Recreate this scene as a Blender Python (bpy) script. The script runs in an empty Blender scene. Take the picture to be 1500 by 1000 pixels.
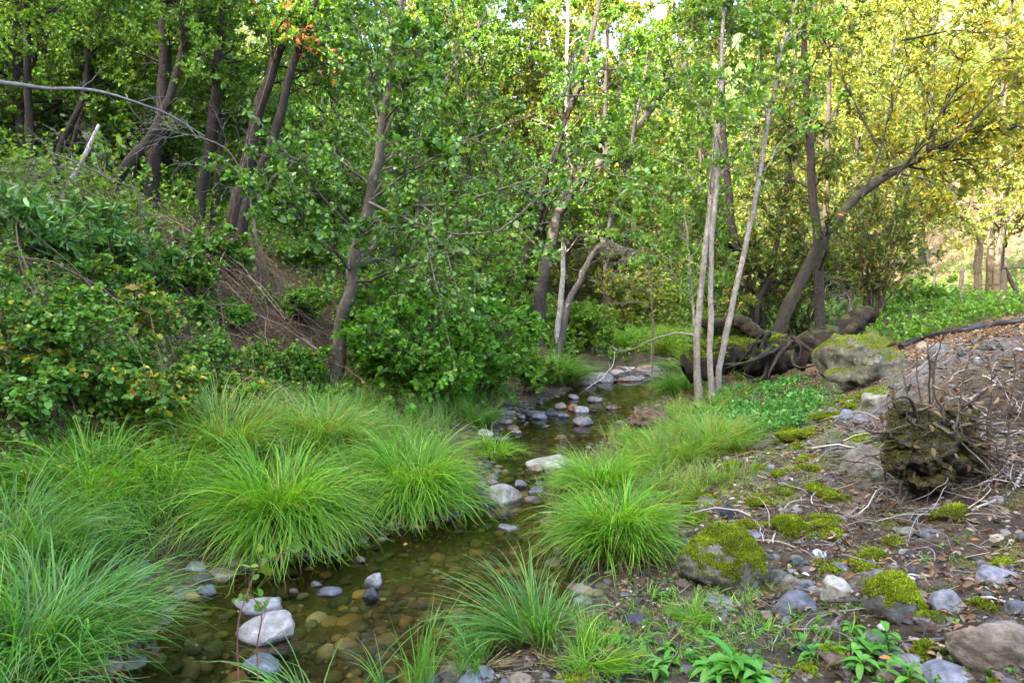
import bpy, math, random
import numpy as np
from mathutils import Vector

# ------------------------------------------------------------------ camera
S = bpy.context.scene
COL = S.collection
CAM_Z, PITCH, FPX = 1.6, math.radians(-4.0), 1000.0      # eye height, tilt, focal length in pixels of a 1500 wide frame
cd = bpy.data.cameras.new('camera'); cam = bpy.data.objects.new('camera', cd); COL.objects.link(cam)
cam.location = (0, 0, CAM_Z); cam.rotation_euler = (math.pi/2 + PITCH, 0, 0)
cd.sensor_width = 36.0; cd.lens = 24.0; cd.clip_start = 0.02; cd.clip_end = 600
S.camera = cam
# ------------------------------------------------------------------ light
TRAVEL = np.array([.72, .69, -.50]); TRAVEL = TRAVEL/np.linalg.norm(TRAVEL)   # the way the sunlight travels
ELEV = math.asin(-TRAVEL[2])
W = bpy.data.worlds.new('World'); S.world = W; W.use_nodes = True
nt = W.node_tree; nt.nodes.clear()
sky = nt.nodes.new('ShaderNodeTexSky'); sky.sky_type = 'NISHITA'; sky.sun_disc = False
sky.sun_elevation = ELEV; sky.sun_rotation = math.atan2(-TRAVEL[0], -TRAVEL[1])
sky.air_density = .55; sky.dust_density = 4.0; sky.ozone_density = .2
bg = nt.nodes.new('ShaderNodeBackground'); bg.inputs[1].default_value = 0.15
wo = nt.nodes.new('ShaderNodeOutputWorld')
nt.links.new(sky.outputs[0], bg.inputs[0]); nt.links.new(bg.outputs[0], wo.inputs[0])
sl = bpy.data.lights.new('sun', 'SUN'); sl.energy = 2.1; sl.angle = math.radians(.5); sl.color = (1.0, .90, .72)
sun = bpy.data.objects.new('sun', sl); COL.objects.link(sun); sun.location = (-20, -20, 30)
sun.rotation_euler = Vector(TRAVEL).to_track_quat('-Z', 'Y').to_euler()
S.view_settings.view_transform = 'Standard'; S.view_settings.look = 'None'
S.view_settings.exposure = 4.1; S.view_settings.gamma = 1.0
S.render.engine = 'CYCLES'
cy = S.cycles
cy.max_bounces = 8; cy.diffuse_bounces = 4; cy.glossy_bounces = 3; cy.transmission_bounces = 4; cy.transparent_max_bounces = 8
cy.use_denoising = True; cy.denoiser = 'OPENIMAGEDENOISE'; cy.denoising_prefilter = 'ACCURATE'
cy.sample_clamp_indirect = 6.0

# ------------------------------------------------------------------ small numeric helpers
rng = np.random.default_rng(11)
COSP, SINP = math.cos(PITCH), math.sin(PITCH)
def ray(px, py):
    a, b = (px-750)/FPX, (500-py)/FPX
    return np.array([a, COSP - b*SINP, SINP + b*COSP])
def P(px, py, d):
    r = ray(px, py); return np.array([0, 0, CAM_Z]) + r*(d/r[1])
def at_z(px, py, z):
    r = ray(px, py); return np.array([0, 0, CAM_Z]) + r*((z-CAM_Z)/r[2])
def nz(v):
    return v/np.maximum(np.linalg.norm(v, axis=-1, keepdims=True), 1e-9)
def sstep(a, b, x):
    t = np.clip((x-a)/(b-a), 0, 1); return t*t*(3-2*t)
def _h(i, j, k, s):
    n = (i.astype(np.int64)*374761393 + j.astype(np.int64)*668265263 + k.astype(np.int64)*2147483647 + s*974634541) & 0xffffffff
    n = ((n ^ (n >> 13))*1274126177) & 0xffffffff
    n = ((n ^ (n >> 15))*2246822519) & 0xffffffff
    return ((n ^ (n >> 16)) & 0xffff)/32767.5 - 1
def vnoise(p, s=0):
    p = np.asarray(p, float); i = np.floor(p).astype(np.int64); f = p-i; f = f*f*(3-2*f)
    x, y, z = i[..., 0], i[..., 1], i[..., 2]; r = 0
    for a in (0, 1):
        wa = f[..., 0] if a else 1-f[..., 0]
        for b in (0, 1):
            wb = f[..., 1] if b else 1-f[..., 1]
            for c in (0, 1):
                wc = f[..., 2] if c else 1-f[..., 2]
                r = r + wa*wb*wc*_h(x+a, y+b, z+c, s)
    return r
def fbm(p, o=4, s=0, g=.5):
    r, a, p = 0, 1.0, np.asarray(p, float)
    for q in range(o):
        r = r + a*vnoise(p, s+q*17); p = p*2.03+3.1; a *= g
    return r
def fbm2(x, y, f, o=4, s=0):
    return fbm(np.stack([x*f, y*f, np.zeros_like(x)], -1), o, s)

# ------------------------------------------------------------------ stream and terrain
LPX = [(120, 1040), (150, 1000), (260, 872), (330, 842), (440, 812), (560, 782), (640, 755), (715, 735), (722, 690), (700, 645), (745, 612), (790, 590), (832, 570), (855, 556)]
RPX = [(600, 1040), (640, 1000), (800, 925), (860, 868), (812, 770), (792, 725), (835, 690), (880, 650), (915, 620), (972, 590), (985, 570), (955, 553)]
def shore(px, ext):
    a = np.array([at_z(u, v, 0)[:2] for u, v in px]); a = np.vstack([a, ext]); return a[np.argsort(a[:, 1])]
LS = shore(LPX, [(-2.0, 1.5), (-2.4, -3), (-3.2, -7), (2.0, 15.5), (2.6, 20), (3.2, 30), (3.2, 60)])
RS = shore(RPX, [(-.4, 1.5), (-.9, -3), (-1.7, -7), (3.0, 15.5), (3.6, 20), (4.4, 30), (4.4, 60)])
def xl(y): return np.interp(y, LS[:, 1], LS[:, 0])
def xr(y): return np.interp(y, RS[:, 1], RS[:, 0])
def ground(x, y, rough=True):
    x = np.asarray(x, float); y = np.asarray(y, float)
    L, R = xl(y), xr(y)
    el, er = L-x, x-R
    zl = np.interp(el, [0, .3, 1, 1.8, 2.4, 3.2, 4.2, 5.2, 6.5, 9, 14, 25, 60], [0, .07, .18, .30, .5, 1.0, 1.75, 2.35, 2.8, 3.1, 4.2, 9, 24])
    zr = np.interp(er, [0, .4, 1.2, 2.1, 3.1, 4.1, 5.2, 7, 12, 60], [0, .07, .17, .33, .62, 1.0, 1.22, 1.32, 1.4, 3])
    ins = np.minimum(x-L, R-x)
    zi = -.17*sstep(0, .45, ins) + .30*sstep(13.0, 15.2, y)
    z = np.where(el > 0, zl, np.where(er > 0, zr, zi))
    z = z + np.where((el > 0) | (er > 0), .2*sstep(13, 15, y)*np.exp(-np.maximum(el, er)/1.5), 0)
    z = z + .42*np.exp(-((x-3.75)/.85)**2-((y-5.6)/.85)**2)                 # heap behind the torn stump
    z = z + .43*np.maximum(0, x-12.5)*sstep(13, 22, y)                       # dry hillside
    z = z + .34*np.maximum(0, y-30)*sstep(30, 36, y)                          # wooded slope ahead
    s = -(.72*x+.69*y)
    tq = .69*x-.72*y
    z = z + (8+9*sstep(-20, -11, tq)-7*np.exp(-((tq+9.6)/1.1)**2))*sstep(6.5, 16.5, s + 1.5*fbm2(x, y, .25, 3, 5))*(1+.09*fbm2(x, y, .35, 4, 8))     # unseen hill added behind the viewer to shade the creek, notched for a sunbeam
    if rough:
        far = np.clip(np.maximum(el, er)/1.0, 0, 1)
        z = z + fbm2(x, y, 1.1, 4, 2)*.055*far + fbm2(x, y, 6, 3, 3)*.014*np.clip(far*3+.25, 0, 1)
    return z
def hit(px, py, tmax=90):
    r = ray(px, py); t = np.arange(1.2, tmax, .02)
    q = np.array([0, 0, CAM_Z]) + r*t[:, None]
    below = q[:, 2] < ground(q[:, 0], q[:, 1])
    i = int(np.argmax(below)) if below.any() else len(t)-1
    return q[i]
def gz(x, y): return float(ground(np.array([x]), np.array([y]))[0])

# ------------------------------------------------------------------ mesh helpers
def mk(name, V, F, mat, col=None, parent=None, origin=None, smooth=True, color=None):
    V = np.asarray(V, np.float32); F = np.asarray(F, np.int32)
    o0 = np.zeros(3) if origin is None else np.asarray(origin, float)
    V = V - o0.astype(np.float32)
    me = bpy.data.meshes.new(name); k = F.shape[1]
    me.vertices.add(len(V)); me.vertices.foreach_set('co', V.ravel())
    me.loops.add(F.size); me.loops.foreach_set('vertex_index', F.ravel())
    me.polygons.add(len(F)); me.polygons.foreach_set('loop_start', np.arange(0, F.size, k, dtype=np.int32))
    if smooth: me.polygons.foreach_set('use_smooth', np.ones(len(F), bool))
    if col is not None:
        ca = me.color_attributes.new('tint', 'FLOAT_COLOR', 'POINT')
        c = np.ones((len(V), 4), np.float32); c[:, :3] = col; ca.data.foreach_set('color', c.ravel())
    me.update(); me.validate()
    if mat: me.materials.append(mat)
    o = bpy.data.objects.new(name, me); COL.objects.link(o)
    if parent is not None:
        o.parent = parent
    else:
        o.location = o0
    if color is not None: o.color = (*color, 1)
    return o
def empty(name, loc):
    o = bpy.data.objects.new(name, None); COL.objects.link(o); o.location = loc; o.empty_display_size = .2; return o
def tag(o, label, cat, group=None, kind=None):
    o['label'] = label; o['category'] = cat
    if group: o['group'] = group
    if kind: o['kind'] = kind
    return o
def setting(o): o['kind'] = 'structure'; return o
def cat_mesh(parts):
    V, F, C, n = [], [], [], 0
    for p in parts:
        V.append(p[0]); F.append(p[1]+n); n += len(p[0])
        if len(p) > 2: C.append(p[2])
    return np.vstack(V), np.vstack(F), (np.vstack(C) if C else None)
def spline(pts, k, jit=0, seed=0):
    p = np.asarray(pts, float)
    if len(p) == 2: p = np.vstack([p[0], p.mean(0), p[1]])
    q = np.vstack([2*p[0]-p[1], p, 2*p[-1]-p[-2]]); n = len(p)-1
    u = np.linspace(0, n-1e-6, k); i = u.astype(int); t = (u-i)[:, None]
    a, b, c, d = q[i], q[i+1], q[i+2], q[i+3]
    r = .5*(2*b + (c-a)*t + (2*a-5*b+4*c-d)*t*t + (3*b-a-3*c+d)*t**3)
    if jit: r = r + np.stack([fbm(np.stack([u*1.7, u*0+seed, u*0+m*9.1], -1), 3, seed) for m in range(3)], -1)*jit
    return r
def tubes(Pn, Rn, s=5, lump=0, seed=0, flat=None):
    Pn = np.asarray(Pn, float); Rn = np.asarray(Rn, float)
    if Pn.ndim == 2: Pn, Rn = Pn[None], Rn[None]
    n, k, _ = Pn.shape
    T = np.gradient(Pn, axis=1); T = nz(T)
    av = nz(Pn[:, -1]-Pn[:, 0]); ref = np.where(np.abs(av[:, 2:3]) < .8, [[0, 0, 1.]], [[1., 0, 0]])[:, None]
    U = nz(np.cross(T, np.broadcast_to(ref, T.shape))); Wv = np.cross(T, U)
    a = np.linspace(0, 2*np.pi, s, endpoint=False)
    R = Rn[:, :, None]
    if lump:
        q = np.stack(np.broadcast_arrays(np.cos(a)*1.6+0*R, np.sin(a)*1.6+0*R, np.arange(k)[None, :, None]*.45+np.arange(n)[:, None, None]*7.7+0*R), -1)
        R = R*(1+lump*fbm(q, 3, seed))
    V = Pn[:, :, None] + R[..., None]*(np.cos(a)[:, None]*U[:, :, None] + np.sin(a)[:, None]*Wv[:, :, None])
    idx = np.arange(n*k*s).reshape(n, k, s); j = np.roll(idx, -1, 2)
    F = np.stack([idx[:, :-1], j[:, :-1], j[:, 1:], idx[:, 1:]], -1).reshape(-1, 4)
    return V.reshape(-1, 3), F
def kids(Pn, m, t0, t1, ln, ang, up, r, k=6, curl=.25, grav=0.0, bias=None):
    n, kk, _ = Pn.shape
    par = np.repeat(np.arange(n), m); t = r.uniform(t0, t1, n*m)
    u = t*(kk-1); i = np.minimum(u.astype(int), kk-2); f = (u-i)[:, None]
    A, B = Pn[par, i], Pn[par, i+1]; p0 = A+(B-A)*f; T = nz(B-A)
    rnd = r.normal(size=(n*m, 3)); perp = nz(rnd - (rnd*T).sum(1, keepdims=True)*T)
    an = ang*r.uniform(.7, 1.25, (n*m, 1)); D = np.cos(an)*T + np.sin(an)*perp
    D[:, 2] += up
    if bias is not None: D = D + np.asarray(bias)
    D = nz(D)
    L = (ln if np.isscalar(ln) else np.asarray(ln)[par])*r.uniform(.55, 1.15, n*m)*(1-.45*(t-t0)/max(t1-t0, 1e-6))
    s = np.linspace(0, 1, k)[None, :, None]
    side = nz(r.normal(size=(n*m, 3)))[:, None]*curl
    Q = p0[:, None] + L[:, None, None]*(D[:, None]*s + side*s*s*.5 + np.array([0, 0, -grav])*s*s)
    Q[:, 1:-1] += r.normal(size=(n*m, k-2, 3))*L[:, None, None]*.025
    return Q, par, t
def shade(n, pal, r, var=.22):
    cols = np.array([c for c, w in pal]); w = np.array([w for c, w in pal], float); w /= w.sum()
    c = cols[r.choice(len(cols), n, p=w)]
    return np.clip(c*np.exp(r.normal(0, var, (n, 1)))*np.exp(r.normal(0, .06, (n, 3))), 0, .9)
def leaves(pos, ax, nr, L, Wd, col, full=True, fold=.12, curl=0.0):
    n = len(pos); ax = nz(ax); nr = nz(nr - (nr*ax).sum(1, keepdims=True)*ax); sd = np.cross(ax, nr)
    L = np.broadcast_to(L, (n,)); Wd = np.broadcast_to(Wd, (n,))
    if full: tpl = [(0, 0, 0), (-.40, .22, fold), (-.46, .60, fold), (0, 1, -curl), (.46, .60, fold), (.40, .22, fold)]
    else: tpl = [(0, 0, 0), (-.5, .45, fold), (0, 1, -curl), (.5, .45, fold)]
    V = np.stack([pos + sd*(a*Wd)[:, None] + ax*(b*L)[:, None] + nr*(c*Wd)[:, None] for a, b, c in tpl], 1)
    m = len(tpl); base = (np.arange(n)*m)[:, None]
    F = (np.concatenate([base+[[0, 1, 2, 3]], base+[[0, 3, 4, 5]]], 1) if full else base+[[0, 1, 2, 3]]).reshape(-1, 4)
    return V.reshape(-1, 3), F, np.repeat(col, m, 0)
def on_twigs(tw, f, r, L, Wd, pal, full=True, spread=.9, droop=.25, flat=.7, t0=.1, var=.22, sizevar=.25):
    n, k, _ = tw.shape; par = np.repeat(np.arange(n), f); t = r.uniform(t0, 1, n*f)
    u = t*(k-1); i = np.minimum(u.astype(int), k-2); A, B = tw[par, i], tw[par, i+1]
    p = A+(B-A)*(u-i)[:, None]; T = nz(B-A)
    ax = T*.6 + nz(r.normal(size=(n*f, 3)))*spread; ax[:, 2] -= droop
    nr = r.normal(size=(n*f, 3))*.6; nr[:, 2] += flat
    s = np.exp(r.normal(0, sizevar, n*f))
    return leaves(p, ax, nr, L*s, Wd*s, shade(n*f, pal, r, var), full)

# ------------------------------------------------------------------ materials
def mat_base(name):
    m = bpy.data.materials.new(name); m.use_nodes = True; t = m.node_tree; t.nodes.clear()
    out = t.nodes.new('ShaderNodeOutputMaterial'); return m, t, out
def N(t, kind, **kw):
    n = t.nodes.new(kind)
    for a, b in kw.items():
        if a.startswith('i_'):
            key = a[2:]; key = int(key) if key.isdigit() else key.replace('_', ' ')
            n.inputs[key].default_value = b
        else: setattr(n, a, b)
    return n
def leaf_mat(name, trans=.35, rough=.45, spec=.35):
    m, t, out = mat_base(name); a = N(t, 'ShaderNodeAttribute', attribute_name='tint')
    p = N(t, 'ShaderNodeBsdfPrincipled'); p.inputs['Roughness'].default_value = rough; p.inputs['Specular IOR Level'].default_value = spec
    tr = N(t, 'ShaderNodeBsdfTranslucent'); g = N(t, 'ShaderNodeMix', data_type='RGBA', blend_type='MULTIPLY'); g.inputs[0].default_value = 1
    g.inputs[7].default_value = (1.9, 1.75, .6, 1)
    mx = N(t, 'ShaderNodeMixShader'); mx.inputs[0].default_value = trans
    t.links.new(a.outputs['Color'], p.inputs['Base Color']); t.links.new(a.outputs['Color'], g.inputs[6]); t.links.new(g.outputs[2], tr.inputs[0])
    t.links.new(p.outputs[0], mx.inputs[1]); t.links.new(tr.outputs[0], mx.inputs[2]); t.links.new(mx.outputs[0], out.inputs[0]); return m
def grain_mat(name, scale, detail_amt, rough=.85, bump=.4, src='object', stretch=(1, 1, 1), moss=0, lichen=0, wet=False, attr=False, spec=.3, mosscol=(.07, .10, .015)):
    m, t, out = mat_base(name); L = t.links.new
    p = N(t, 'ShaderNodeBsdfPrincipled'); p.inputs['Roughness'].default_value = rough; p.inputs['Specular IOR Level'].default_value = spec
    L(p.outputs[0], out.inputs[0])
    tc = N(t, 'ShaderNodeTexCoord'); mp = N(t, 'ShaderNodeMapping'); mp.inputs['Scale'].default_value = stretch; L(tc.outputs['Object'], mp.inputs[0])
    n1 = N(t, 'ShaderNodeTexNoise'); n1.inputs['Scale'].default_value = scale; n1.inputs['Detail'].default_value = 8; n1.inputs['Roughness'].default_value = .65; L(mp.outputs[0], n1.inputs[0])
    n2 = N(t, 'ShaderNodeTexNoise'); n2.inputs['Scale'].default_value = scale*.22; n2.inputs['Detail'].default_value = 5; L(mp.outputs[0], n2.inputs[0])
    base = (N(t, 'ShaderNodeAttribute', attribute_name='tint') if attr else N(t, 'ShaderNodeObjectInfo')).outputs['Color']
    def rampv(fac, lo, hi, a, b):
        r = N(t, 'ShaderNodeMapRange'); r.inputs[1].default_value = lo; r.inputs[2].default_value = hi; r.inputs[3].default_value = a; r.inputs[4].default_value = b; L(fac, r.inputs[0]); return r.outputs[0]
    def mul(c, f):
        v = N(t, 'ShaderNodeVectorMath', operation='SCALE'); L(c, v.inputs[0]); L(f, v.inputs['Scale']); return v.outputs[0]
    def mixc(f, c, d):
        q = N(t, 'ShaderNodeMix', data_type='RGBA'); L(f, q.inputs[0]); L(c, q.inputs[6])
        if isinstance(d, tuple): q.inputs[7].default_value = (*d, 1)
        else: L(d, q.inputs[7])
        return q.outputs[2]
    c = mul(base, rampv(n1.outputs[0], .3, .7, 1-detail_amt, 1+detail_amt)); c = mul(c, rampv(n2.outputs[0], .3, .7, .72, 1.28))
    if lichen:
        v = N(t, 'ShaderNodeTexNoise'); v.inputs['Scale'].default_value = scale*.5; v.inputs['Detail'].default_value = 6; L(mp.outputs[0], v.inputs[0])
        c = mixc(rampv(v.outputs[0], .60, .68, 0, lichen), c, (.34, .35, .31))
    ge = N(t, 'ShaderNodeNewGeometry'); sx = N(t, 'ShaderNodeSeparateXYZ'); L(ge.outputs['Normal'], sx.inputs[0])
    if moss:
        a = N(t, 'ShaderNodeMath', operation='ADD'); L(sx.outputs[2], a.inputs[0]); L(rampv(n2.outputs[0], .3, .7, -.5, .5), a.inputs[1])
        c = mixc(rampv(a.outputs[0], 1-moss, 1-moss+.25, 0, .9), c, mosscol)
    if wet:
        sp_ = N(t, 'ShaderNodeSeparateXYZ'); L(ge.outputs['Position'], sp_.inputs[0])
        w = rampv(sp_.outputs[2], .012, .035, 1, 0); c = mixc(w, c, mul(c, rampv(w, 0, 1, 1, .38))); L(rampv(w, 0, 1, rough, .25), p.inputs['Roughness'])
    b = N(t, 'ShaderNodeBump'); b.inputs['Strength'].default_value = bump; b.inputs['Distance'].default_value = .02
    L(n1.outputs[0], b.inputs['Height']); L(b.outputs[0], p.inputs['Normal']); L(c, p.inputs['Base Color']); return m
M_LEAF = leaf_mat('leaf'); M_WAX = leaf_mat('waxy_leaf', .25, .38, .45); M_BLADE = leaf_mat('grass_blade', .4, .42, .4)
M_MOSS = leaf_mat('moss_blade', .3, .8, .1); M_DRY = leaf_mat('dry_leaf', .15, .8, .15)
M_BARK = grain_mat('bark', 30, .55, .9, .9, stretch=(1, 1, .25), moss=0)
M_MBARK = grain_mat('mossy_bark', 26, .55, .92, .9, moss=.35, mosscol=(.06, .075, .012))
M_PALE = grain_mat('smooth_bark', 26, .45, .82, .5, stretch=(1, 1, .8), lichen=.6)
M_TWIG = grain_mat('twig_bark', 60, .4, .9, .3)
M_ROCK = grain_mat('rock', 24, .5, .8, .8, lichen=.5, wet=True)
M_MROCK = grain_mat('lichen_rock', 20, .55, .88, 1.0, lichen=.6, moss=.12, wet=True)
M_MOSSROCK = grain_mat('mossy_rock', 20, .55, .9, 1.0, lichen=.5, moss=.5, wet=True, mosscol=(.085, .10, .016))
M_SOIL = grain_mat('soil', 22, .6, .95, .9, attr=True)
M_PEB = grain_mat('pebble', 40, .25, .75, .3, attr=True)
M_LOG = grain_mat('rotten_wood', 34, .65, .95, 1.2, moss=.34, mosscol=(.055, .065, .012))
M_METAL = grain_mat('weathered_metal', 40, .3, .6, .2); M_HOSE = grain_mat('black_plastic', 30, .15, .45, .1)
# ------------------------------------------------------------------ ground sheet, water
def build_ground():
    def axis(lo, hi, c0, c1, fine, g):
        a = list(np.arange(c0, c1, fine)); s = fine
        while a[-1] < hi: s *= g; a.append(a[-1]+s)
        s = fine; b = [c0]
        while b[-1] > lo: s *= g; b.append(b[-1]-s)
        return np.array(b[:0:-1]+a)
    X = axis(-90, 110, -5, 6.5, .05, 1.06); Y = axis(-60, 140, 1.5, 11, .05, 1.05)
    x, y = np.meshgrid(X, Y); z = ground(x, y)
    V = np.stack([x, y, z], -1).reshape(-1, 3); i = np.arange(x.size).reshape(x.shape)
    F = np.stack([i[:-1, :-1], i[:-1, 1:], i[1:, 1:], i[1:, :-1]], -1).reshape(-1, 4)
    el, er = xl(y)-x, x-xr(y)
    n1 = fbm2(x, y, .9, 4, 21)[..., None]; n2 = fbm2(x, y, 3.5, 3, 31)[..., None]
    bed = np.array([.060, .050, .024]) + 0*n1
    soil = np.array([.080, .062, .038])*(1+.5*n1); gravel = np.array([.125, .112, .098])*(1+.3*n2); green = np.array([.045, .085, .016])*(1+.3*n2)
    dryg = np.array([.17, .125, .066])*(1+.18*n2); brown = np.array([.07, .050, .024])*(1+.4*n1); tan = np.array([.17, .11, .055])*(1+.4*n2)
    c = np.where((el > 0)[..., None], brown, np.where((er > 0)[..., None], soil, bed))
    def mix(c, d, w): return c*(1-w[..., None])+d*w[..., None]
    c = mix(c, gravel, sstep(.3, .8, n1[..., 0]+.7*sstep(2.9, 4.0, er)-.25*sstep(7.5, 9, y))*(er > .3)*(y < 11))
    c = mix(c, np.array([.10, .125, .022])*(1+.4*n2), (sstep(.02, .25, n2[..., 0]+.35*n1[..., 0])*sstep(.5, 1, er)*(1-sstep(2.0, 3.0, er)))*(y < 8)*(y > 3)*.85)
    c = mix(c, tan, sstep(8.5, 9.6, y)*(er > 1.0)*(y < 40)*1.0)
    c = mix(c, green, sstep(10.2, 11.2, y+.05*(x-5))*(er > 3.2)*sstep(-.5, .1, n1[..., 0]+.3))
    c = mix(c, dryg, sstep(13.4, 14.6, x+.25*n1[..., 0])*sstep(15, 20, y))
    c = mix(c, np.array([.03, .055, .015])+0*n1, sstep(33, 40, y)*(x < 20+.3*y))
    c = mix(c, np.array([.035, .05, .02])+0*n1, sstep(6, 8, el))
    c = mix(c, bed*.8, (np.minimum(-el, -er) > -.12)*1.0*(y < 14))
    setting(mk('ground', V, F, M_SOIL, np.clip(c, .004, .9).reshape(-1, 3)))
build_ground()
def build_water():
    Y = np.arange(-7, 14.2, .1); m = 26
    x0, x1 = xl(Y)-.25, xr(Y)+.25; t = np.linspace(0, 1, m)
    x = x0[:, None]+(x1-x0)[:, None]*t; y = np.broadcast_to(Y[:, None], x.shape)
    V = np.stack([x, y, 0*x], -1).reshape(-1, 3); i = np.arange(x.size).reshape(x.shape)
    F = np.stack([i[:-1, :-1], i[:-1, 1:], i[1:, 1:], i[1:, :-1]], -1).reshape(-1, 4)
    mt, t_, out = mat_base('creek_water'); L = t_.links.new
    tr = N(t_, 'ShaderNodeBsdfTransparent'); tr.inputs[0].default_value = (.84, .78, .52, 1)
    gl = N(t_, 'ShaderNodeBsdfGlossy'); gl.inputs['Roughness'].default_value = .03; gl.inputs[0].default_value = (1, 1, 1, 1)
    fr = N(t_, 'ShaderNodeFresnel'); fr.inputs[0].default_value = 1.33; mx = N(t_, 'ShaderNodeMixShader')
    tc = N(t_, 'ShaderNodeTexCoord'); n = N(t_, 'ShaderNodeTexNoise'); n.inputs['Scale'].default_value = 5.5; n.inputs['Detail'].default_value = 3
    b = N(t_, 'ShaderNodeBump'); b.inputs['Strength'].default_value = .22; b.inputs['Distance'].default_value = .03
    L(tc.outputs['Object'], n.inputs[0]); L(n.outputs[0], b.inputs['Height'])
    L(b.outputs[0], gl.inputs['Normal']); L(b.outputs[0], fr.inputs['Normal'])
    L(fr.outputs[0], mx.inputs[0]); L(tr.outputs[0], mx.inputs[1]); L(gl.outputs[0], mx.inputs[2]); L(mx.outputs[0], out.inputs[0])
    setting(mk('water', V, F, mt))
build_water()

# ------------------------------------------------------------------ trees
SUNNY = [((.15, .18, .02), 4), ((.10, .16, .02), 4), ((.22, .19, .025), 2), ((.08, .13, .018), 3)]
GOLD = [((.26, .24, .018), 4), ((.17, .22, .02), 3.5), ((.34, .25, .025), 2.5), ((.10, .17, .02), 3), ((.34, .32, .04), 1)]
ALDER = [((.095, .21, .026), 5), ((.135, .27, .035), 3), ((.18, .30, .07), 1.6), ((.06, .14, .022), 1.3)]
SHADY = [((.08, .18, .022), 4), ((.12, .24, .03), 3), ((.18, .27, .04), 1.5), ((.05, .12, .02), 1.5)]
BAY = [((.07, .13, .02), 4), ((.12, .18, .025), 3), ((.26, .22, .03), 1.4), ((.30, .15, .03), .5), ((.035, .07, .015), 2)]
LIME = [((.12, .25, .025), 4), ((.17, .28, .03), 3), ((.08, .18, .02), 1.6)]
def wood(parts, sides):
    out = []
    for (Q, r0, r1, pw), s in zip(parts, sides):
        k = Q.shape[1]; u = np.linspace(0, 1, k)**pw
        R = np.asarray(r0)[:, None]*(1-u) + np.asarray(r1)[:, None]*u
        out.append(tubes(Q, R, s, .18 if s > 6 else 0, 3))
    return cat_mesh(out)[:2]
def tree(label, trunks, radii, bark, bcol, pal, leaf, limbs=(), n_l=16, l_l=2.2, n_s=7, n_t=5, n_f=12, t0=.3, ang=1.0, up=.25, grav=.12,
         seed=1, group=None, name='tree', cat='tree', full=True, bias=None, jit=.05, lmat=None, flat=.6, droop=.3, var=.25, s_l=.55, t_l=.4, dead=False, limb_r=.4):
    r = np.random.default_rng(seed); base = np.array(trunks[0][0], float)
    T = [spline(t, 26, jit, seed+i) for i, t in enumerate(trunks)]
    TR = [(np.linspace(1, 0, 26)**.8)[None]*(a-b)+b for a, b in radii]
    tv = []
    for q, R in zip(T, TR):
        R = R.copy(); R[0, 0] *= 1.3; R[0, 1] *= 1.1
        tv.append(tubes(q[None], R, 12, .22, seed))
    LM = [spline(l, 8, jit*.6, seed+50+i)[None] for i, l in enumerate(limbs)]
    hl = np.concatenate(LM) if LM else np.zeros((0, 8, 3))
    auto = []; par_r = []
    for q, R in zip(T, TR):
        k_, _, t = kids(q[None], n_l, t0, 1, l_l, ang, up, r, 8, .35, grav, bias); auto.append(k_); par_r.append(np.interp(t*25, np.arange(26), R[0])*limb_r)
    al = np.concatenate([hl]+auto); rl = np.concatenate([np.full(len(hl), radii[0][0]*.22)]+par_r)
    ll = np.linalg.norm(al[:, -1]-al[:, 0], axis=1)
    sub, p1, _ = kids(al, n_s, .15, 1, np.maximum(ll*s_l, .35), .85, .1, r, 6, .3, grav*.7)
    sl_ = np.linalg.norm(sub[:, -1]-sub[:, 0], axis=1)
    tw, p2, _ = kids(sub, n_t, .1, 1, np.maximum(sl_*t_l, .16), .8, .05, r, 4, .3, grav)
    rs = np.minimum(rl[p1]*.45, .012)
    tv.append(wood([(al, rl*.9, rl*.16, 1), (sub, rs, rs*.25, 1), (tw, np.full(len(tw), .0035), np.full(len(tw), .0012), 1)], (7, 4, 3)))
    V, F, _ = cat_mesh(tv)
    root = empty(name, base); tag(root, label, cat, group)
    mk('trunk', V, F, bark, None, root, base, color=bcol)
    if not dead:
        Lv = on_twigs(tw, n_f, r, leaf[0], leaf[1], pal, full, 1.0, droop, flat, .1, var)
        mk('crown', Lv[0], Lv[1], lmat or M_LEAF, Lv[2], root, base)
    return root
def dup(root, loc, rz, sc, label, group):
    c = root.copy(); COL.objects.link(c); c.location = loc; c.rotation_euler = (0, 0, rz); c.scale = (sc, sc, sc*1.05)
    c['label'] = label; c['group'] = group
    for ch in root.children:
        d = ch.copy(); COL.objects.link(d); d.parent = c
    return c
def path(pp, d0, d1=None, up=0, lean=(0, 0)):
    """trunk path from pixels at distance d0 (base) to d1 (top); the base is set on the ground; carries on above the frame by `up` metres"""
    d1 = d1 or d0; n = len(pp)
    q = [P(u, v, d0+(d1-d0)*i/max(n-1, 1)) for i, (u, v) in enumerate(pp)]
    q[0] = np.array([q[0][0], q[0][1], gz(q[0][0], q[0][1])-.08])
    if up:
        dr = nz(q[-1]-q[-2]); q.append(q[-1]+(dr*np.array([.7, .7, 1])+np.array([lean[0], lean[1], 0]))*up)
    return q
DARK, GREY, PALE = (.034, .027, .021), (.10, .088, .07), (.33, .30, .25)
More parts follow.
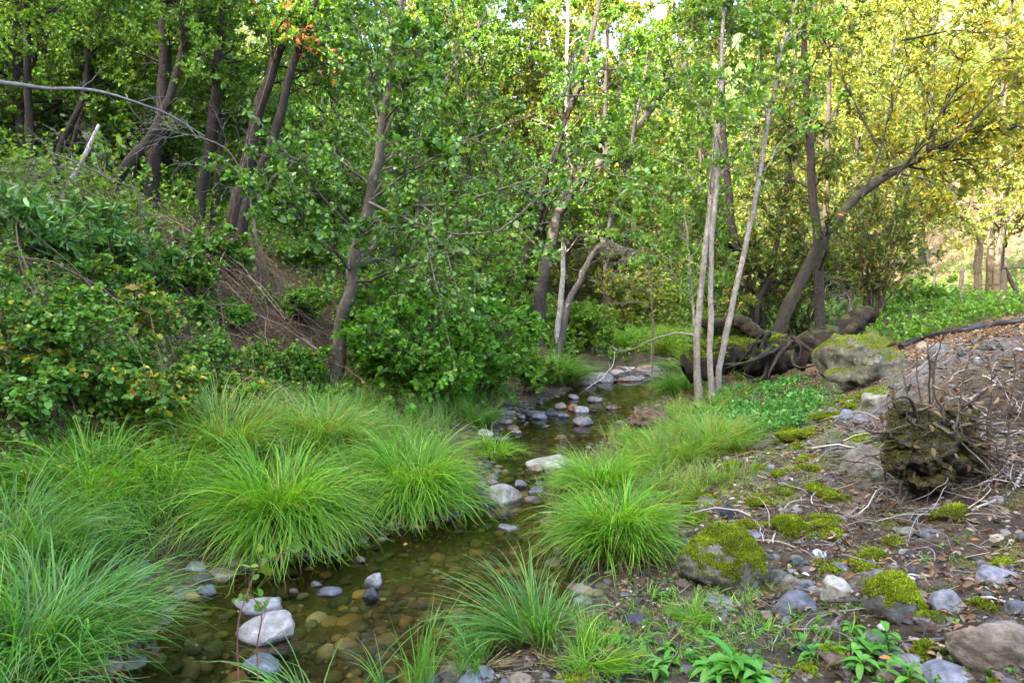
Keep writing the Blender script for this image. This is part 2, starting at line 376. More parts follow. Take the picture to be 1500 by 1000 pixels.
# the alder that leans over the pool
AL = path([(486, 578), (493, 520), (502, 460), (514, 410), (528, 360), (543, 290), (557, 215), (573, 110), (588, 0)], 8.6, 8.2, 3.0, (.15, 0))
AL[1] = AL[0]+np.array([.06, 0, .45])
al_l = [[P(512, 415, 8.5), P(560, 402, 8.1), (P(630, 380, 7.7)), P(672, 340, 7.4), P(710, 310, 7.2)],
        [P(545, 285, 8.3), P(600, 215, 8.5), P(650, 130, 8.8), P(700, 40, 9.1), P(730, -20, 9.3)],
        [P(545, 290, 8.3), P(620, 240, 8.1), P(700, 200, 7.9), P(790, 160, 7.7), P(900, 90, 7.4)],
        [P(528, 350, 8.4), P(600, 310, 8.0), P(690, 290, 7.5), P(790, 262, 7.2), P(890, 240, 6.9)],
        [P(530, 350, 8.4), P(480, 290, 8.0), P(440, 240, 7.6), P(390, 215, 7.2)],
        [P(517, 400, 8.5), P(470, 340, 7.9), P(420, 300, 7.4), P(350, 280, 6.9)],
        [P(560, 200, 8.3), P(600, 110, 8.0), P(640, 10, 7.8)], [P(565, 160, 8.3), P(530, 70, 8.1), P(500, -20, 8.0)],
        [P(540, 300, 8.3), P(620, 330, 7.4), P(700, 345, 6.9), P(800, 330, 6.6)]]
tree('young alder leaning from the bank over the pool with dark arching limbs and rounded leaves', [AL], [(.095, .022)], M_PALE, (.125, .105, .08), ALDER, (.054, .042), al_l,
     n_l=13, l_l=2.1, n_s=9, n_t=7, n_f=13, t0=.30, seed=3, name='alder_tree', lmat=M_WAX, up=.15)
# three pale stems on the grassy spit
ST = [path([(1026, 574), (1022, 500), (1030, 400), (1040, 300), (1049, 180), (1054, 60), (1055, -40)], 9.0, 9.2, 1.5),
      path([(1042, 580), (1040, 480), (1043, 380), (1050, 260), (1055, 120), (1062, -20)], 8.9, 8.8, 1.2),
      path([(1048, 574), (1062, 500), (1085, 400), (1108, 290), (1127, 180), (1140, 90), (1158, 40)], 9.0, 9.2, .9),
      path([(1020, 566), (1018, 500), (1012, 420), (1006, 340), (1002, 300)], 9.1, 9.4)]
tree('clump of tall slender pale grey stems rising from one base on the grassy spit', ST, [(.044, .016), (.038, .013), (.041, .012), (.02, .007)], M_PALE, (.23, .205, .17), LIME, (.048, .034),
     n_l=14, l_l=1.3, n_s=6, n_t=6, n_f=9, t0=.42, seed=5, jit=.02, name='multi_stemmed_tree', up=.35, grav=.05)
# leaning bay over the fallen log
BT = path([(1112, 545), (1148, 465), (1174, 408), (1201, 358), (1232, 314), (1266, 281), (1310, 251), (1360, 229), (1410, 211), (1460, 194), (1560, 160)], 10.6, 11.2)
bl = [[P(1262, 290, 10.3), P(1290, 220, 10.4), P(1310, 140, 10.5), P(1340, 60, 10.6), P(1370, -30, 10.6)],
      [P(1310, 262, 10.1), P(1370, 180, 9.8), P(1420, 110, 9.5), P(1500, 60, 9.3)],
      [P(1290, 220, 10.4), P(1240, 130, 10.6), P(1200, 50, 10.8), P(1150, -30, 11)],
      [P(1390, 220, 9.8), P(1450, 150, 9.5), P(1530, 90, 9.3)], [P(1320, 60, 10.5), P(1400, 45, 10.3), P(1480, 60, 10)],
      [P(1320, 255, 10.1), P(1370, 268, 9.8), P(1400, 300, 9.5)]]
tree('dark mossy trunk leaning steeply over the fallen log under a golden crown', [BT], [(.098, .03)], M_MBARK, (.036, .031, .02), GOLD, (.075, .026), bl,
     n_l=17, l_l=1.9, n_s=9, n_t=6, n_f=11, t0=.5, seed=8, jit=.02, name='leaning_tree', up=.55, droop=.35)
tree('slim upright dark trunk standing just beyond the fallen log', [path([(1207, 486), (1200, 420), (1196, 330), (1188, 240), (1180, 120), (1176, 0)], 11.4, 11.6, 1.5)], [(.085, .025)], M_MBARK, DARK, BAY, (.065, .022), n_l=22, l_l=1.6, n_s=8, n_t=6, n_f=11, t0=.2, seed=9, name='bay_tree')
tree('dark bushy trunk group behind the slender pale stems', [path([(1104, 470), (1085, 400), (1070, 330), (1062, 220), (1055, 80)], 12.6, 12.8, 1.0), path([(1112, 468), (1130, 400), (1150, 300), (1160, 200)], 12.7, 13.2), path([(1100, 465), (1120, 420), (1148, 400), (1170, 380)], 12.4, 12.6)], [(.10, .025), (.07, .02), (.06, .02)], M_MBARK, DARK, BAY, (.075, .026), n_l=17, l_l=1.8, n_s=8, n_t=6, n_f=10, t0=.12, seed=10, name='bay_tree', up=.1)
# trees on top of the steep bank
LT = [('thin dark trunk beside the pale leaning dead pole', [[(58, 335), (52, 260), (44, 170), (40, 60), (36, -30)]], 12.5, .12),
      ('forked thin trunk bending above the pale leaning dead pole', [[(84, 330), (76, 290), (92, 205), (122, 140), (130, 60), (138, -20)], [(80, 300), (110, 200), (135, 110), (146, 10)]], 12.0, .085),
      ('straight narrow trunk standing behind the crooked black trunk', [[(196, 335), (194, 250), (190, 150), (186, 60), (180, -30)]], 13.5, .12),
      ('stout straight trunk rising beside the crooked black trunk', [[(226, 345), (222, 290), (232, 200), (242, 110), (238, 30), (236, -30)]], 11.4, .17),
      ('crooked black trunk with a sharp elbow on the bank top', [[(156, 345), (162, 280), (185, 245), (222, 200), (245, 150), (262, 100), (272, 30), (280, -30)]], 11.0, .125),
      ('twin stemmed rough trunk at the middle of the bank top', [[(290, 350), (296, 270), (312, 190), (316, 120), (324, 50), (332, -30)], [(312, 345), (316, 270), (322, 200), (330, 130)]], 11.6, .13),
      ('mossy trunk sloping up beneath the reddish leaf sprays', [[(332, 352), (348, 290), (366, 220), (382, 150), (402, 90), (425, 40), (446, -20)]], 11.0, .155),
      ('slender trunk sloping close beside the mossy one', [[(346, 360), (362, 290), (396, 220), (412, 160), (428, 100), (448, 40), (466, -20)]], 10.6, .105)]
for i, (lb, pts, d, rad) in enumerate(LT):
    tr_ = [path(p_, d+.3*j, d+.3*j+.4, 2.5 if j == 0 else 0) for j, p_ in enumerate(pts)]
    tree(lb, tr_, [(rad*.72, rad*.32)]+[(rad*.52, rad*.2)]*(len(tr_)-1), M_MBARK, (.028, .022, .016) if i % 2 else (.036, .028, .02), SHADY if i % 3 else LIME, (.058, .034), n_l=18, l_l=1.9, n_s=7, n_t=6, n_f=15, t0=.46, limb_r=.25, jit=.022, seed=20+i, group='trees along the top of the steep bank', up=.05, full=False, bias=(0, .4, 0))
# trunks beyond the bush at the bend
MT = [('dark trunk leaning out behind the broken log at the bend', [[(742, 512), (752, 440), (768, 380), (786, 330), (800, 270), (822, 200), (850, 120)]], 14.5, .15, DARK, M_MBARK),
      ('thick mossy trunk next to the broken log at the bend', [[(784, 508), (790, 440), (802, 380), (815, 320), (838, 280), (880, 235), (930, 190)]], 14.0, .19, (.06, .052, .04), M_MBARK),
      ('grey trunk sloping across the white trunk at the bend', [[(812, 516), (830, 460), (850, 410), (872, 370), (890, 340), (905, 290), (925, 220)]], 13.6, .095, GREY, M_PALE),
      ('slim chalk white trunk standing at the bend of the creek', [[(818, 500), (820, 450), (824, 390), (826, 330), (830, 240), (832, 120)]], 14.8, .085, (.42, .39, .34), M_PALE)]
for i, (lb, pts, d, rad, bc, bm) in enumerate(MT):
    tree(lb, [path(p_, d, d+.3, 2) for p_ in pts], [(rad*.75, rad*.3)], bm, bc, SHADY if i < 2 else LIME, (.06, .036), n_l=17, l_l=1.8, n_s=7, n_t=6, n_f=13, t0=.35, seed=40+i, group='trunks at the bend of the creek', full=False)
# oak on the dry hillside
OK = [path([(1440, 402), (1432, 360), (1424, 330), (1390, 310), (1350, 312)], 17.5, 16.5), path([(1452, 400), (1450, 360), (1456, 320), (1462, 270), (1470, 200)], 17.6, 17.8, 1.5), path([(1458, 396), (1462, 345), (1480, 315), (1510, 290), (1560, 260)], 17.4, 17)]
tree('spreading oak with several twisting limbs on the sunny grass slope by the fence', OK, [(.095, .03), (.09, .025), (.085, .025)], M_MBARK, (.10, .08, .05), SUNNY, (.075, .05), n_l=12, l_l=1.8, n_s=7, n_t=5, n_f=7, t0=.35, seed=60, name='oak_tree', full=False, up=.2)
# understorey tree forms used again farther away
def far_tree(label, seed, pal, h, rad, leaf, dense=1.0):
    tr_ = [[(0, 0, -.3), (.1, 0, h*.3), (-.15, .1, h*.65), (.1, .1, h)]]
    return tree(label, tr_, [(rad, .03)], M_MBARK, DARK, pal, leaf, n_l=int(30*dense), l_l=h*.36, n_s=9, n_t=7, n_f=13, t0=.12, seed=seed, group='sunlit trees on the slope beyond the creek', full=False, up=.15, ang=1.15)
LBL = {0: 'sunlit pale green tree on the slope beyond the creek', 1: 'yellowing sunlit tree on the slope beyond the creek', 2: 'deep green leafy tree in the woods behind the bank'}
dim = lambda pal, f: [((c[0]*f*1.08, c[1]*f, c[2]*f), w) for c, w in pal]
protos = [far_tree(LBL[0], 71, dim(LIME, .62), 8, .11, (.085, .058)), far_tree(LBL[1], 72, dim(SUNNY, .85), 9, .12, (.085, .058)), far_tree(LBL[2], 73, SHADY, 8.5, .12, (.085, .055))]
FAR = [(2, -10, 15, 1), (2, -13, 17, 1.05), (0, -7.5, 17, 1), (2, -16, 21, 1.2), (0, -10.5, 22, 1.15), (2, -6, 22, 1.05), (0, -3.2, 21, 1), (2, -2.2, 26, 1.1), (0, -14, 28, 1.3), (2, -20, 27, 1.3), (0, -7, 30, 1.2),
       (0, -1.2, 20.5, .85), (0, -.5, 32, 1.2), (1, 4.6, 34, 1.05), (0, 6.5, 24, .9), (1, 8.6, 19, .85), (1, 11, 27, 1.1), (1, 9, 33, 1.2), (0, 14, 30, 1.0), (1, 18, 33, 1.1), (1, 22, 30, 1.0), (1, 13.5, 19, .85), (0, 3, 44, 1.3), (1, -4, 43, 1.4), (1, 10, 44, 1.3), (0, 17, 43, 1.3), (1, 25, 42, 1.3), (0, -12, 40, 1.5), (0, -21, 38, 1.5), (1, 33, 42, 1.3), (1, 1.5, 37, 1.5), (0, 6.5, 38, 1.5), (1, 4, 29, 1.35), (0, -2.5, 36, 1.5), (0, 1.5, 50, 1.7), (1, 7, 52, 1.8), (0, 12, 50, 1.7), (1, -6, 52, 1.8), (0, 20, 52, 1.6), (2, -8, 26, 1.3), (2, -12, 24, 1.25), (0, -17, 33, 1.5), (2, -4.6, 18, 1.0), (2, -9.5, 13.6, .95), (2, -7.2, 14.5, .9), (0, -1.2, 29, 1.5), (1, -3.6, 33, 1.7), (0, .8, 33.5, 1.6), (1, 2.6, 31, 1.45), (0, 5, 33, 1.5), (1, 12, 24, 1.0), (1, 15.5, 26, 1.1)]
first = [True]*3
for i, (k, x, y, sc) in enumerate(FAR):
    loc = (x, y, gz(x, y)-.1); g = 'leafy trees in the woods behind the bank' if k == 2 else 'sunlit trees on the slope beyond the creek'
    if first[k]:
        protos[k].location = loc; protos[k].scale = (sc, sc, sc); protos[k]['group'] = g; first[k] = False
    else: dup(protos[k], loc, i*2.399, sc, LBL[k], g)
# ------------------------------------------------------------------ rocks
import bmesh
_ico = {}
def ico(n):
    if n not in _ico:
        b = bmesh.new(); bmesh.ops.create_icosphere(b, subdivisions=n, radius=1)
        _ico[n] = (np.array([v.co[:] for v in b.verts]), np.array([[v.index for v in f.verts] for f in b.faces])); b.free()
    return _ico[n]
def rock_shape(a, b, c, rz, seed, ang=.5, rough=.10, lod=4, tilt=0):
    r = np.random.default_rng(seed); V, F = ico(lod); p = V.copy()
    for _ in range(int(3+ang*12)):
        q = nz(r.normal(size=3)*np.array([1, 1, .62])); o = r.uniform(.50, .88); d = p@q
        p = p - q*(np.maximum(0, d-o)*min(.62+.4*ang, .97))[:, None]
    p = p*(1 + rough*fbm(V*1.3+seed*3.7, 3, seed)[:, None] + rough*.25*fbm(V*6+seed, 3, seed+3)[:, None])
    p = p/np.abs(p).max(0)
    p = p*np.array([a, b, c])
    ct, st = math.cos(tilt), math.sin(tilt); p = np.stack([p[:, 0]*ct-p[:, 2]*st, p[:, 1], p[:, 0]*st+p[:, 2]*ct], -1)
    cz, sz = math.cos(rz), math.sin(rz); p = np.stack([p[:, 0]*cz-p[:, 1]*sz, p[:, 0]*sz+p[:, 1]*cz, p[:, 2]], -1)
    return p, F
def tri_nrm(p, F):
    n = np.cross(p[F[:, 1]]-p[F[:, 0]], p[F[:, 2]]-p[F[:, 0]]); return n
MOSS = [((.23, .32, .02), 4), ((.17, .25, .016), 3), ((.30, .29, .04), 1.2), ((.09, .12, .015), 1.6), ((.14, .10, .04), .7)]
def moss_on(parent, p, F, org, thr, n, seed, L=.009, pal=MOSS, cover=None, shell=False):
    n = int(n*2.2)
    r = np.random.default_rng(seed); nn = tri_nrm(p, F); A = np.linalg.norm(nn, axis=1); un = nz(nn); ce = p[F].mean(1)
    sc = max(p.max()-p.min(), .05)
    m = un[:, 2] + .45*fbm(ce/sc*6+seed, 3, seed) > thr
    if cover is not None: m &= cover(ce)
    if m.sum() < 3: return
    f = F[m]; used, inv = np.unique(f, return_inverse=True); vn = np.zeros_like(p)
    for j in range(3): np.add.at(vn, F[:, j], nn)
    vn = nz(vn); sh = p[used] + vn[used]*(.004 + .010*(.5+.5*fbm(p[used]*26, 3, seed))[:, None])
    fld = np.clip((un[:, 2]+.45*fbm(ce/sc*6+seed, 3, seed)+.25*fbm(ce/sc*22+seed, 2, seed+5)-thr+.22)/.5, 0, 1); w = A*fld; idx = r.choice(len(F), n, p=w/w.sum()); u = r.random((n, 2)); fl = u.sum(1) > 1; u[fl] = 1-u[fl]
    q = p[F[idx, 0]] + (p[F[idx, 1]]-p[F[idx, 0]])*u[:, :1] + (p[F[idx, 2]]-p[F[idx, 0]])*u[:, 1:]
    q = q + un[idx]*.006
    ax = un[idx] + r.normal(size=(n, 3))*.55; cl = shade(n, pal, r, .25)*(1+.35*fbm(q*9, 3, seed+2))[:, None]
    s = np.exp(r.normal(0, .3, n))
    B = leaves(q, ax, r.normal(size=(n, 3)), L*s, L*.36*s, np.clip(cl, .004, .9), False)
    shc = np.clip(np.array([.14, .18, .016])*(1+.5*fbm(p[used]*30, 3, seed))[:, None], .004, 1)
    F4 = np.concatenate([inv.reshape(f.shape), inv.reshape(f.shape)[:, 2:]], 1)
    # shell triangles become thin quads so both share one mesh
    if not shell: mk('moss', B[0]+org, B[1], M_MOSS, B[2], parent, org); return
    V0 = np.vstack([sh, B[0]]); T = np.vstack([inv.reshape(f.shape), (B[1]+len(sh))[:, [0, 1, 2]], (B[1]+len(sh))[:, [0, 2, 3]]])
    mk('moss', V0+org, T, M_MOSS, np.vstack([shc, B[2]]), parent, org)
def surf(px, py):
    q = hit(px, py)
    if q[2] < 0: q = at_z(px, py, 0)
    return q
def rock(label, px, py, wpx, hpx, color, ang=.4, group=None, moss=None, seed=None, rz=None, rough=.1, mat=None, tilt=0, depth=.8, name='rock', lod=4, sink=.2, nm=3500, raise_=0, cat='rock'):
    seed = seed if seed is not None else int(px*7+py*13)
    r = np.random.default_rng(seed)
    q = surf(px, py); d = q[1]; w = wpx/FPX*d; hv = hpx/FPX*d; th = math.atan2(CAM_Z-q[2], d)
    a, b = w/2, w/2*depth
    c = math.sqrt(max((hv*.60)**2-(b*math.sin(th))**2, (.2*a)**2))/math.cos(th)
    org = np.array([q[0]*(q[1]+b*.75)/q[1], q[1]+b*.75, q[2]+raise_])
    p, F = rock_shape(a, b, c, r.uniform(-.4, .4) if rz is None else rz, seed, ang, rough, lod if wpx > 26 else 3, tilt)
    p[:, 2] += c*sink
    o = mk(name, p+org, F, (M_MOSSROCK if moss is not None and moss < .8 else mat or M_ROCK), None, None, org, color=color); tag(o, label, cat, group)
    if moss is not None: moss_on(o, p, F, org*0, moss, nm, seed)
    return o
BL, GR, LG, TN, BR, DK, PL, GN = (.12, .125, .135), (.155, .15, .14), (.26, .25, .235), (.21, .17, .115), (.12, .085, .058), (.05, .052, .056), (.285, .265, .23), (.125, .135, .105)
G1, G2 = 'stones standing in the creek', 'stones scattered over the dry bank'
ROCKS = [
 ('large rounded pale boulder with a tan end standing in shallow creek water', 400, 944, 108, 62, PL, .35, {}),
 ('smooth flat grey stone behind the large rounded pale boulder', 378, 897, 78, 30, LG, .3, {}),
 ('dark bluish stone half drowned in front of the large pale boulder', 388, 988, 66, 40, BL, .3, {}),
 ('pale pointed stone leaning above the dark white topped stone', 549, 861, 34, 28, LG, .5, dict(tilt=.5)),
 ('small dark stone with a white top in mid pool', 541, 879, 28, 26, DK, .5, {}),
 ('flat speckled slate blue stone in mid pool', 483, 872, 40, 17, BL, .2, {}),
 ('small round grey stone beside the flat slate blue stone', 463, 859, 20, 12, GR, .3, {}),
 ('little brown stone breaking the water near the slate blue stone', 431, 869, 20, 11, BR, .4, {}),
 ('smooth bluish grey stone beside the long drooping sedge', 303, 872, 32, 22, BL, .3, {}),
 ('flat tan topped stone at the foot of the bright sedge tussock', 321, 850, 54, 22, TN, .5, {}),
 ('dark grey stone behind the flat tan topped stone', 286, 838, 40, 22, GR, .5, {}),
 ('brown stone tucked under the bright sedge tussock', 341, 828, 36, 18, BR, .4, {}),
 ('big greenish grey slab partly hidden by drooping sedge blades', 205, 848, 64, 34, GN, .4, {}),
 ('dark blue pointed stone beside the greenish grey slab', 174, 832, 28, 22, (.09, .10, .17), .7, {}),
 ('small white stone seen through the sedge near the greenish slab', 139, 856, 20, 10, PL, .4, {}),
 ('dark flat stone in the shade of the bright sedge tussock', 454, 818, 34, 18, DK, .3, {}),
 ('flat grey slab lying in water below the bright sedge tussock', 491, 814, 52, 16, GR, .5, {}),
 ('small brown wet stone beside the flat grey slab', 528, 824, 24, 15, BR, .5, {}),
 ('small pale grey stone beside the mustard coloured stone', 577, 775, 24, 16, LG, .4, {}),
 ('mustard coloured stone at the waterline', 609, 776, 30, 14, (.26, .20, .07), .3, {}),
 ('upright thin grey stone in front of the second sedge tussock', 625, 757, 17, 22, GR, .6, {}),
 ('long flat brown stone in front of the second sedge tussock', 648, 762, 40, 14, BR, .4, {}),
 ('dark green flat stone under the second sedge tussock', 664, 754, 34, 12, (.06, .075, .06), .3, {}),
 ('flat pale stone barely breaking the surface in midstream', 742, 777, 38, 12, LG, .5, {}),
 ('large pale creek rock with a sloping dark base by the sedge', 736, 738, 66, 44, PL, .55, {}),
 ('round dark grey stone just behind the large pale creek rock', 761, 714, 26, 18, GR, .3, {}),
 ('flat bluish stone behind the dark blue pyramid stone', 789, 711, 24, 9, BL, .4, {}),
 ('dark blue pyramid shaped stone in the water', 786, 726, 30, 20, BL, .8, {}),
 ('long flat pale boulder lying across the creek', 812, 689, 88, 34, PL, .4, {}),
 ('round tan stone in front of the long flat pale boulder', 785, 692, 28, 19, TN, .3, {}),
 ('mossy brown stone at the end of the long flat pale boulder', 843, 695, 28, 16, BR, .4, {}),
 ('round whitish stone at the edge of the gravel shelf', 711, 640, 24, 19, PL, .25, {}),
 ('dark flat wet stone by the round whitish stone', 734, 647, 32, 14, DK, .4, {}),
 ('brownish stone among dark stones on the gravel shelf', 752, 632, 24, 14, BR, .4, {}),
 ('grey stone on the gravel shelf under the leafy bush', 741, 621, 26, 12, GR, .4, {}),
 ('blue grey flat stone at the tip of the gravel shelf', 788, 614, 28, 15, BL, .4, {}),
 ('dark round stone below the tan round stone in the upper pool', 808, 609, 24, 17, DK, .3, {}),
 ('tan round stone in the upper pool', 819, 599, 24, 18, TN, .25, {}),
 ('low bluish stone in front of the tan round stone', 826, 612, 22, 13, BL, .4, {}),
 ('brown stone with an orange face in the upper pool', 840, 603, 26, 18, (.22, .11, .05), .5, {}),
 ('mottled round stone beside the sunken black stick', 851, 605, 24, 17, LG, .4, {}),
 ('dark stone with white quartz face in the upper pool', 855, 624, 36, 24, (.16, .15, .15), .6, {}),
 ('dark stone with a white cap under the pale fallen branch', 872, 589, 24, 14, GR, .5, {}),
 ('small black stone alone near the grassy edge of the upper pool', 935, 600, 17, 11, DK, .3, {}),
 ('drowned brownish stone in the middle of the upper pool', 896, 600, 22, 12, BR, .3, {}),
 ('grey stone at the root of the pale fallen branch', 839, 585, 20, 12, GR, .4, {}),
 ('round grey boulder at the head of the upper pool', 862, 564, 28, 22, LG, .2, {}),
]
for lb, px, py, w, h, c, ag, kw in ROCKS: rock(lb, px, py, w, h*.88, c, ag+.12, G1, **{**dict(sink=.12), **kw})
BANK = [
 ('waist high mossy boulder with a pale jagged face on the bank', 1270, 572, 150, 122, (.12, .115, .088), .0, dict(moss=.36, nm=20000, seed=81, rough=.34, mat=M_MROCK, lod=5, depth=.9, name='boulder', sink=.30)),
 ('wide flat topped rock with a thin moss film below the big boulder', 1264, 692, 100, 58, (.17, .155, .12), .7, dict(moss=1.02, mat=M_MROCK, nm=3000)),
 ('domed boulder with thick green moss beside the large sedge tussock', 1056, 868, 140, 98, (.18, .175, .15), .08, dict(moss=.42, nm=20000, depth=.95, rough=.16, mat=M_MROCK, lod=5, sink=.42, name='boulder')),
 ('flat grey stone in front of the domed mossy boulder', 1050, 894, 74, 26, GR, .4, {}),
 ('smooth oval blue grey stone lying on twigs', 1163, 904, 80, 42, BL, .15, {}),
 ('rounded brown stone leaning behind the oval blue grey stone', 1163, 870, 44, 32, (.17, .15, .12), .3, dict(tilt=-.3)),
 ('small upright dark stone beside the rounded brown stone', 1184, 870, 17, 20, DK, .4, {}),
 ('mottled greenish stone next to the domed mossy boulder', 1138, 854, 30, 26, GN, .45, {}),
 ('pale angular stone with a hollow cream face', 1222, 885, 58, 50, (.33, .31, .25), .8, dict(rough=.2)),
 ('square grey rock wearing a thick bright moss cap', 1313, 916, 92, 74, GR, .45, dict(moss=.6, nm=9000, sink=.42)),
 ('grey blocky stone beside the moss capped rock', 1388, 902, 52, 44, (.20, .205, .22), .65, {}),
 ('flat grey stone under the grey blocky stone', 1372, 916, 34, 18, BL, .5, {}),
 ('pale wedge shaped stone above the moss cube', 1374, 930, 40, 22, TN, .6, {}),
 ('dark wedge stone beside the pale wedge shaped stone', 1352, 936, 24, 20, DK, .6, {}),
 ('big elongated tan slab tilting up at the frame edge', 1480, 990, 200, 92, (.20, .165, .12), .35, dict(tilt=-.45, depth=.36, lod=5, rough=.15)),
 ('long flat grey stone near the bright moss tuft', 1458, 858, 76, 30, (.21, .215, .23), .5, {}),
 ('little square slate stone above the long flat grey stone', 1439, 832, 24, 17, GR, .8, {}),
 ('long grey stone among green weeds', 1320, 982, 66, 34, (.20, .20, .19), .4, {}),
 ('large smooth grey rock at the very bottom of the bank', 1376, 1012, 96, 46, (.19, .20, .22), .25, {}),
 ('bluish stone behind the big elongated tan slab', 1490, 905, 44, 30, BL, .5, {}),
 ('charcoal coloured block between two moss cushions', 1069, 762, 38, 34, (.030, .034, .042), .8, {}),
 ('pale sage upright stone beneath the torn root mass', 1360, 764, 26, 30, GN, .5, {}),
 ('narrow leaning stone beneath the torn root mass', 1344, 768, 16, 24, GN, .5, dict(tilt=.4)),
 ('flat green grey stone beneath the torn root mass', 1327, 762, 28, 16, GN, .5, {}),
 ('flat olive stone with a white streak below the root mass', 1329, 788, 30, 20, (.20, .22, .16), .5, {}),
 ('brown furry moss coated stone beneath the root mass', 1398, 766, 52, 30, (.14, .12, .06), .5, dict(moss=.2, nm=4000)),
 ('dark smooth stone half buried below the furry moss stone', 1362, 788, 40, 16, BL, .3, {}),
 ('cream flat stone lying alone on the litter', 1462, 794, 28, 15, (.42, .38, .28), .4, {}),
 ('round bluish stone beside the pale moss stone uphill', 1241, 616, 26, 22, (.17, .19, .22), .25, {}),
 ('grey green stone lying in the mint patch edge', 1219, 608, 22, 16, GN, .4, {}),
 ('pale moss topped stone near the foot of the big boulder', 1286, 592, 46, 30, (.28, .27, .22), .6, dict(moss=.9, nm=1800)),
 ('low grey stone between the round bluish stone and root mass', 1264, 620, 34, 18, GR, .5, {}),
 ('white tipped stone in the mint patch', 1200, 588, 26, 17, LG, .7, {}),
 ('bluish wet looking stone left of the root mass', 1309, 700, 28, 22, (.15, .18, .25), .5, {}),
 ('smooth green stone beside the bluish stone by the roots', 1290, 706, 34, 20, GN, .25, {}),
 ('flat pale green stone in the litter below the roots', 1271, 720, 26, 16, GN, .3, {}),
 ('bright white chip of stone on brown litter', 1200, 816, 24, 14, (.50, .52, .54), .7, {}),
 ('small grey green stone near the white chip', 1165, 826, 26, 16, GN, .4, {}),
 ('long dark mossy stone in the litter', 1190, 835, 42, 15, (.09, .10, .08), .4, {}),
 ('blue grey stone under the pale angular stone', 1228, 838, 36, 16, BL, .4, {}),
 ('flat grey stone sunk near the moss capped rock', 1290, 852, 40, 20, GR, .4, {}),
 ('grey rock showing at the bottom edge below the sedge', 696, 1006, 64, 34, (.17, .18, .20), .3, {}),
 ('tan stone at the bottom edge below the sedge', 762, 1006, 40, 22, TN, .3, {}),
 ('chunky stone under the black hose', 1375, 520, 34, 24, GR, .6, {}), ('flat stone on the slope beside the hose', 1350, 515, 30, 20, TN, .5, {}),
 ('white stone perched on the crest of the big boulder', 1292, 476, 22, 9, PL, .5, dict(raise_=0)),
 ('small dark stone with an ochre side under the domed boulder', 1000, 862, 26, 16, BR, .4, {}),
 ('black stone beside the flat shale chips', 930, 918, 40, 22, DK, .5, {}),
 ('bluish stone under the front moss tuft', 990, 925, 36, 22, BL, .5, {}),
 ('grey stone at the frame edge above the tan slab', 1470, 930, 50, 30, GR, .5, {}),
]
HB = None
for lb, px, py, w, h, c, ag, kw in BANK:
    if 'perched' in lb: continue
    o = rock(lb, px, py, w, h, c, ag, G2, **kw)
# flat stones of the riffle at the head of the pool
r_ = np.random.default_rng(5)
ADJ = ['flat grey', 'dark slate', 'pale grey', 'bluish', 'brownish', 'wet black', 'long thin grey', 'tan', 'whitish', 'mottled grey']
for i in range(46):
    px = r_.uniform(828, 968); py = r_.uniform(541, 561) - 7*(px < 860); w = r_.uniform(16, 36)
    rock('flat weathered stone in the riffle at the head of the upper pool', px, py, w, w*r_.uniform(.3, .55), [GR, DK, LG, BL, BR, DK, GR, TN, PL, GR][i % 10], .5, 'flat stones of the riffle', seed=900+i, name='riffle_stone')
for i in range(30):
    px = r_.uniform(690, 800); py = r_.uniform(597, 640) - .18*(px-690) + 8; w = r_.uniform(8, 18)
    rock('small dark stone on the gravel shelf under the leafy bush', px, py, w, w*r_.uniform(.35, .6), [DK, GR, BL, BR, DK][i % 5], .5, 'small stones of the gravel shelf', seed=950+i, name='shelf_stone')
r_ = np.random.default_rng(8)
for i in range(130):
    y = 2.1+6.4*r_.random()**1.5; x = float(xr(y))+r_.uniform(.5, 3.9)
    px = 750+x/y*FPX
    if px > 1540: continue
    py = 430+(CAM_Z-gz(x, y))/y*FPX*1.0; w = (.045+.19*r_.random()**1.8)/y*FPX
    rock('grey brown stone half buried in the litter of the dry bank', px, py, w, w*r_.uniform(.35, .6), [GR, BL, GN, TN, BR, LG, DK][i % 7], r_.uniform(.4, .9), 'half buried stones of the dry bank', seed=1200+i, sink=.05, rough=.15, name='stone', moss=1.0 if i % 4 == 0 else None, nm=600)
# moss cushions on the bank
CUSH = [('bright green moss cushion beside the charcoal block', 1102, 783, 58, 46), ('widest lumpy moss mound on the bank', 1202, 794, 112, 66), ('yellow green moss lump above the wide mound', 1190, 694, 46, 32), ('small moss button beside the yellow green lump', 1150, 695, 22, 17),
        ('moss hump above the bright green cushion', 1160, 724, 40, 34), ('olive moss mat edge by the charcoal block', 1030, 742, 60, 26), ('moss hummock covering the little cube of stone', 1366, 968, 60, 46), ('round bright moss ball at the foot of the moss cube', 1388, 990, 46, 36),
        ('fresh moss tuft by the long flat grey stone', 1480, 835, 52, 32), ('small moss tuft on the litter near the root mass', 1283, 820, 40, 28), ('long olive moss streak uphill by the mint patch', 1190, 640, 90, 20), ('flat moss pad uphill of the moss hump', 1120, 690, 50, 16), ('shaggy brown moss clump on black mud', 1020, 770, 40, 40), ('moss pad between stones near the frame edge', 1470, 890, 70, 22), ('thin moss pad by the flat pale green stone', 1250, 735, 44, 20)]
for lb, px, py, w, h in CUSH:
    sd = int(px+py*3); q = surf(px, py); d = q[1]; a = w/2000*d; org = np.array([q[0], q[1]+a*.6, q[2]-.01])
    p, F = rock_shape(a, a*.75, max(h/FPX*d*.50, .025), 0, sd, .1, .6, 4); p[:, 2] -= .008
    o = mk('moss_cushion', p+org, F, M_MOSS, np.clip(np.array([.14, .18, .016])*(1+.5*fbm(p*40, 3, sd))[:, None], .004, 1), None, org)
    tag(o, lb, 'moss', 'moss cushions on the bank'); moss_on(o, p, F, org*0, -.1, int(3500+w*60), sd, .011)
r_ = np.random.default_rng(21)
